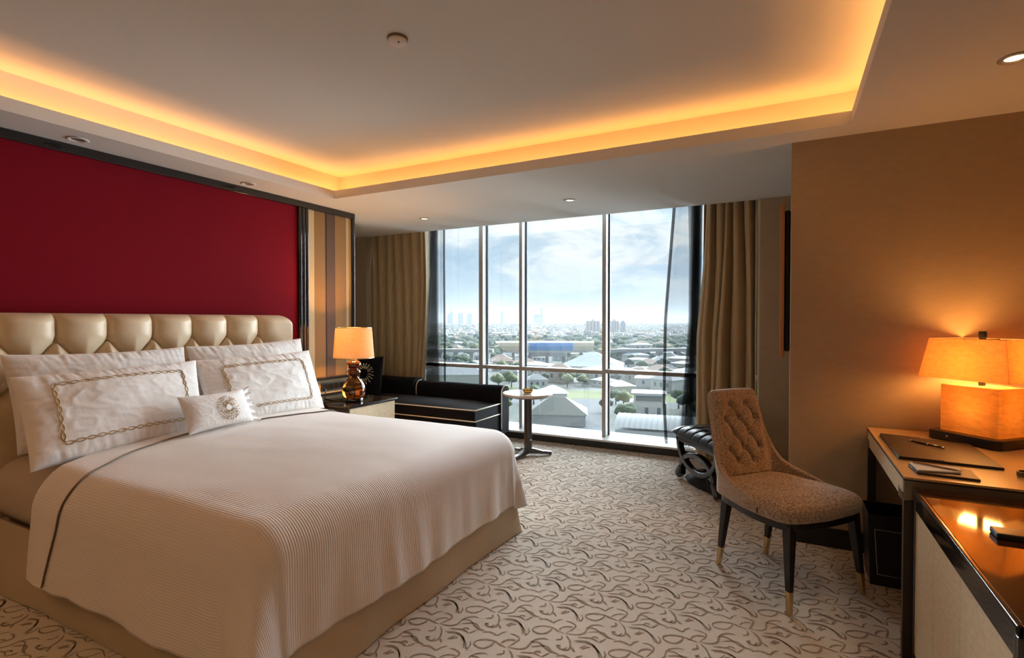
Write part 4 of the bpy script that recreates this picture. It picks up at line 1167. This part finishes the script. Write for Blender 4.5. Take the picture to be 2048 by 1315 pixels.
BUSY = [(-23.75, 375, 8, 14), (-13.1, 178, 3.6, 12), (-23.1, 188, 3.2, 12), (-22.6, 163, 4.5, 16), (-18.9, 318, 4.2, 26), (-12.6, 143, 6.5, 16), (-33.5, 262, 4, 14), (-15.9, 236, 1.6, 10), (-19.6, 224, 2.6, 18), (-32, 240, 5, 14), (-12, 219, 3.6, 16), (-18.8, 1190, 1.4, 20), (-16.3, 1200, 1.6, 20), (-24.6, 160, 1, 5), (-18.7, 160, 1.6, 40)]
PLACED = []
def free(b, d, r):
    if abs(d - lerp(205, 212, .5)) < 16 and d < 226: return False
    for bb, dd, wb, wd in BUSY:
        if abs(b - bb) < wb + math.degrees(r / d) and abs(d - dd) < wd + r: return False
        if abs(b - bb) < wb * .62 and d < dd and dd - d < wd + 22 and dd < 400 and d > dd - wd - 22: return False
    x, y = pol(b, d)
    for px, py, pr_ in PLACED:
        if hypot(x - px, y - py) < (r + pr_) * .8: return False
    return True
ro = random.Random(21)
protos = {}
def tree_mesh(kind, mat, seed):
    g = G(); g.lathe([(.28, 0), (.22, 2.6), (.1, 4.2)], n=7, mi=1)
    rr = random.Random(seed)
    for i in range(6):
        a = rr.uniform(0, 6.28); q = rr.uniform(.6, 1.9) if i else 0
        g.ico((q * cos(a), q * sin(a), rr.uniform(3.6, 5.4) if i else 4.8), rr.uniform(1.3, 2.0), 2, .55, (1, 1, .82), seed + i)
    return g
TREES = [('tree', 'tree_green', 'dark green round tree in the park land beyond the window'), ('tree', 'tree_olive', 'olive green round tree in the park land beyond the window'), ('tree', 'tree_blue', 'deep green bushy tree in the park land beyond the window')]
for k, (n_, m_, l_) in enumerate(TREES): protos['t%d' % k] = tree_mesh(k, m_, 11 * k + 3)
def house_mesh(w, dp, h, rh):
    g = G(); g.box(-w / 2, w / 2, -dp / 2, dp / 2, 0, h, 0); e = .5; rl = max(.1, (w - dp) / 2)
    g.frustum([(-w / 2 - e, -dp / 2 - e), (w / 2 + e, -dp / 2 - e), (w / 2 + e, dp / 2 + e), (-w / 2 - e, dp / 2 + e)], [(-rl, -.1), (rl, -.1), (rl, .1), (-rl, .1)], h, h + rh, 1)
    for x in (-w * .28, 0, w * .28): g.box(x - .5, x + .5, -dp / 2 - .05, -dp / 2, h * .4, h * .75, 2)
    return g
HOUSES = [((10, 8, 4.5, 2.4), ('house_white', 'roof_grey', 'glass_dark'), 'small white house with a grey hipped roof in the low city beyond the window', 'white houses with grey roofs'),
          ((12, 9, 5, 2.6), ('house_cream', 'roof_brown', 'glass_dark'), 'small cream house with a brown hipped roof in the low city beyond the window', 'cream houses with brown roofs'),
          ((13, 8, 3.6, 1.6), ('house_white', 'roof_white', 'glass_dark'), 'small white house with a white roof in the low city beyond the window', 'white houses with white roofs'),
          ((16, 9, 6, 1.2), ('house_grey', 'roof_pale_blue', 'glass_dark'), 'small grey building with a pale blue roof in the low city beyond the window', 'grey buildings with pale blue roofs')]
first = {}
def scatter_tree(b, d, s_, k):
    x, y = pol(b, d); PLACED.append((x, y, 2.6 * s_))
    key = 't%d' % k
    if key not in first:
        o = put('tree', protos[key], [TREES[k][1], 'bark'], smooth=True); first[key] = o
        tag(o, TREES[k][2], 'tree', ['dark green trees', 'olive green trees', 'deep green bushy trees'][k])
    else:
        o = first[key].copy(); COL.objects.link(o)
    o.location = (x, y, GZ - .05); o.rotation_euler = (0, 0, ro.uniform(0, 6.28)); o.scale = (s_, s_, s_ * ro.uniform(.8, 1.1))
def scatter_house(b, d, k):
    x, y = pol(b, d); PLACED.append((x, y, 7)); key = 'h%d' % k; sz, ms, l_, gr = HOUSES[k]
    if key not in first:
        o = put('house', house_mesh(*sz), list(ms)); first[key] = o; tag(o, l_, 'house', gr)
    else:
        o = first[key].copy(); COL.objects.link(o)
    o.location = (x, y, GZ); o.rotation_euler = (0, 0, ro.uniform(-.5, .9)); s_ = ro.uniform(.8, 1.25); o.scale = (s_, s_, s_)
for (b, d, s_, k) in [(-15.6, 190, 1.05, 1), (-16.4, 200, .9, 0), (-25.2, 196, 1.1, 0), (-25.9, 200, .95, 2), (-20.6, 340, 1.7, 1), (-19.2, 345, 1.5, 0), (-21.5, 262, 1.5, 1), (-20.3, 268, 1.2, 1), (-16.5, 262, 1.0, 2), (-17.5, 182, .8, 2), (-10, 196, 1.1, 0), (-9.2, 188, 1.2, 2), (-33.4, 372, 1.3, 0), (-29, 242, 1.2, 1), (-27.6, 246, 1.0, 1)]:
    scatter_tree(b, d, s_, k)
n = 0; tries = 0
while n < 130 and tries < 6000:
    tries += 1
    d = 230 * (4.6 ** ro.random()); b = ro.uniform(-39, -6.5)
    if free(b, d, 7): scatter_house(b, d, ro.choice([0, 0, 1, 2, 2, 3])); n += 1
n = 0; tries = 0
while n < 34 and tries < 4000:
    tries += 1
    d = ro.uniform(228, 420); b = ro.uniform(-39, -6.5)
    if free(b, d, 5.5): scatter_house(b, d, ro.choice([0, 1, 2, 3])); n += 1
n = 0; tries = 0
while n < 250 and tries < 9000:
    tries += 1
    d = 140 * (6.0 ** (ro.random() ** 1.25)); b = ro.uniform(-39, -6.5); s_ = ro.uniform(.8, 1.6)
    if free(b, d, 2.4 * s_): scatter_tree(b, d, s_, ro.choice([0, 0, 1, 2])); n += 1
# the rest of the city, too small and too many to count
g = G()
for i in range(3600):
    d = 900 * (5.2 ** ro.random()); b = ro.uniform(-39, -5.5); x, y = pol(b, d); w = ro.uniform(5, 16); h = ro.uniform(3, 9) * (1 + d / 9000)
    if any(abs(b - bb) < wb and abs(d - dd) < 60 for bb, dd, wb, wd in BUSY): continue
    g.box(x - w / 2, x + w / 2, y - w * .3, y + w * .3, GZ, GZ + h, ro.choice([0, 0, 1, 2, 3]))
for i in range(420):
    d = 230 * (4. ** ro.random()); b = ro.choice([ro.uniform(-56, -39.5), ro.uniform(-5.5, 14)]); x, y = pol(b, d); w = ro.uniform(7, 13); h = ro.uniform(3, 7)
    g.box(x - w / 2, x + w / 2, y - w * .3, y + w * .3, GZ, GZ + h, ro.choice([0, 0, 1, 2, 3]))
for i in range(1500):
    d = 900 * (5.2 ** ro.random()); b = ro.choice([ro.uniform(-56, -39), ro.uniform(-5.5, 14)]); x, y = pol(b, d); w = ro.uniform(5, 16); h = ro.uniform(3, 9) * (1 + d / 9000)
    g.box(x - w / 2, x + w / 2, y - w * .3, y + w * .3, GZ, GZ + h, ro.choice([0, 0, 1, 2, 3]))
o = put('city_blocks', g, ['house_white', 'house_cream', 'house_grey', 'roof_brown']); tag(o, 'countless tiny pale buildings of the far city up to the horizon', 'city'); o['kind'] = 'stuff'
g = G()
for i in range(2600):
    d = 420 * (8.5 ** ro.random()); b = ro.uniform(-39, -5.5); x, y = pol(b, d); r_ = ro.uniform(2.5, 5) * (1 + d / 3500)
    if any(abs(b - bb) < wb and abs(d - dd) < 30 for bb, dd, wb, wd in BUSY): continue
    g.ico((x, y, GZ + r_ * .5), r_, 1, .5, (1.5, 1, .75), i % 17, ro.choice([0, 0, 1, 2]))
for i in range(1500):
    d = 150 * (22 ** ro.random()); b = ro.choice([ro.uniform(-56, -39.5), ro.uniform(-5.5, 14)]); x, y = pol(b, d); r_ = ro.uniform(2.2, 4.4) * (1 + d / 3500)
    g.ico((x, y, GZ + r_ * .5), r_, 1, .5, (1.5, 1, .75), i % 17, ro.choice([0, 0, 1, 2]))
o = put('far_trees', g, ['tree_green', 'tree_olive', 'tree_blue'], smooth=True); tag(o, 'uncountable tree tops between the far buildings', 'trees'); o['kind'] = 'stuff'
# daylight haze over the city
mh, nt, out = new_mat('haze')
vs_ = nt.nodes.new('ShaderNodeVolumeScatter'); vs_.inputs['Color'].default_value = (.46, .53, .61, 1); vs_.inputs['Density'].default_value = HAZE; vs_.inputs['Anisotropy'].default_value = .0
nt.links.new(vs_.outputs[0], out.inputs['Volume'])
if HAZE > 0:
    g = G(); a, b_, c, d_ = pol(-64, 90), pol(16, 90), pol(16, 9600), pol(-64, 9600)
    g.prism([a, b_, c, d_], GZ + .5, 70)
    o = put('haze', g, 'haze'); tag(o, 'pale daylight haze lying over the far city', 'haze'); o['kind'] = 'stuff'
# ------------------------------------------------------------------ light
w = bpy.data.worlds.new('sky'); SC.world = w; w.use_nodes = True; nt = w.node_tree; nt.nodes.clear()
N = nt.nodes.new; LK = nt.links.new
out = N('ShaderNodeOutputWorld'); bg = N('ShaderNodeBackground'); LK(bg.outputs[0], out.inputs['Surface'])
tc = N('ShaderNodeTexCoord'); sep = N('ShaderNodeSeparateXYZ'); LK(tc.outputs['Generated'], sep.inputs[0])
mp = N('ShaderNodeMapping'); mp.inputs['Scale'].default_value = (1.0, 1.0, 2.6); mp.inputs['Location'].default_value = (3.1, .35, .2); LK(tc.outputs['Generated'], mp.inputs['Vector'])
n1 = N('ShaderNodeTexNoise'); n1.inputs['Scale'].default_value = 5.4; n1.inputs['Detail'].default_value = 10; n1.inputs['Roughness'].default_value = .60; n1.inputs['Distortion'].default_value = .5; LK(mp.outputs[0], n1.inputs['Vector'])
r1 = N('ShaderNodeValToRGB'); e = r1.color_ramp.elements
e[0].position = .37; e[0].color = (.46, .62, .80, 1); e[1].position = .56; e[1].color = (1.06, 1.07, 1.06, 1)
k = e.new(.465); k.color = (.66, .79, .90, 1)
LK(n1.outputs['Fac'], r1.inputs['Fac'])
mr = N('ShaderNodeMapRange'); mr.interpolation_type = 'SMOOTHSTEP'; mr.inputs['From Min'].default_value = -.01; mr.inputs['From Max'].default_value = .14; LK(sep.outputs['Z'], mr.inputs['Value'])
mx = N('ShaderNodeMix'); mx.data_type = 'RGBA'; LK(mr.outputs[0], mx.inputs['Factor'])
mx.inputs[6].default_value = (.66, .78, .86, 1); LK(r1.outputs['Color'], mx.inputs[7])
LK(mx.outputs[2], bg.inputs['Color']); bg.inputs['Strength'].default_value = .71

def light(name, kind, loc, energy, col, **k):
    d = bpy.data.lights.new(name, kind); d.energy = energy; d.color = col
    o = bpy.data.objects.new(name, d); COL.objects.link(o); o.location = loc
    for a, v in k.items():
        if a == 'rot': o.rotation_euler = v
        else: setattr(d, a, v)
    return o
def aim(o, d): o.rotation_euler = Vector(d).to_track_quat('-Z', 'Y').to_euler()
sun = light('daylight', 'SUN', (0, 30, 30), SUN, (.90, .955, 1.0), angle=math.radians(95)); aim(sun, (-.13, -.94, -.31))
# LED strips in the ceiling recess
WARM = (1., .40, .085)
zc = SOF + .045
for nm, loc, sx, sy in (('cove_strip', ((X0 + X1) / 2, Y1 + .105, zc), X1 - X0 + .2, .02), ('cove_strip', ((X0 + X1) / 2, Y0 - .08, zc), X1 - X0 + .2, .02),
                        ('cove_strip', (X0 - .072, (Y0 + Y1) / 2, zc), .02, Y1 - Y0 + .1), ('cove_strip', (X1 + .08, (Y0 + Y1) / 2, zc), .02, Y1 - Y0 + .1)):
    o = light(nm, 'AREA', loc, COVE * max(sx, sy), WARM, shape='RECTANGLE', size=sx, size_y=sy); o.rotation_euler = (pi, 0, 0)
# lamps of the modelled downlights, then unseen warm fill spots added out of view
WD = (1., .74, .48)
for x, y, en, ang in [(-3.433, 4.568, .5, 95), (-1.744, 4.472, .5, 95), (.822, 2.90, .8, 100),
                      (.75, 1.1, 1.3, 110), (.75, -.6, 1.2, 120), (-1.0, -.6, 1.6, 120), (-2.6, -.6, 1.8, 120), (-3.75, -.2, 1.6, 120)]:
    light('downlight_and_fill', 'SPOT', (x, y, SOF - .012), DOWN * en, (1., .58, .29) if y < 1 else WD, spot_size=math.radians(ang), spot_blend=.9, shadow_soft_size=.035)
light('bedside_lamp_bulb', 'POINT', (LP[0], LP[1], LP[2] + .53), LAMP1, (1., .48, .13), shadow_soft_size=.06)
light('desk_lamp_bulb', 'POINT', (.872, 3.452, DZ + .375), LAMP2, (1., .44, .105), shadow_soft_size=.09)
light('desk_lamp_base_bulb', 'POINT', (.872, 3.452, DZ + .17), LAMP2 * .06, (1., .40, .08), shadow_soft_size=.05)

# ------------------------------------------------------------------ render look
vs = SC.view_settings
SC.display_settings.display_device = 'sRGB'
vs.view_transform = 'Standard'; vs.look = 'None'; vs.gamma = 1.0; vs.use_curve_mapping = False; vs.exposure = 0.45
cy = SC.cycles
cy.use_denoising = True
try: cy.denoiser = 'OPENIMAGEDENOISE'
except Exception: pass
cy.max_bounces = 10; cy.diffuse_bounces = 5; cy.glossy_bounces = 4; cy.transmission_bounces = 8; cy.transparent_max_bounces = 40; cy.volume_bounces = 0
cy.sample_clamp_indirect = 4.0; cy.caustics_reflective = False; cy.caustics_refractive = False
cy.use_light_tree = True
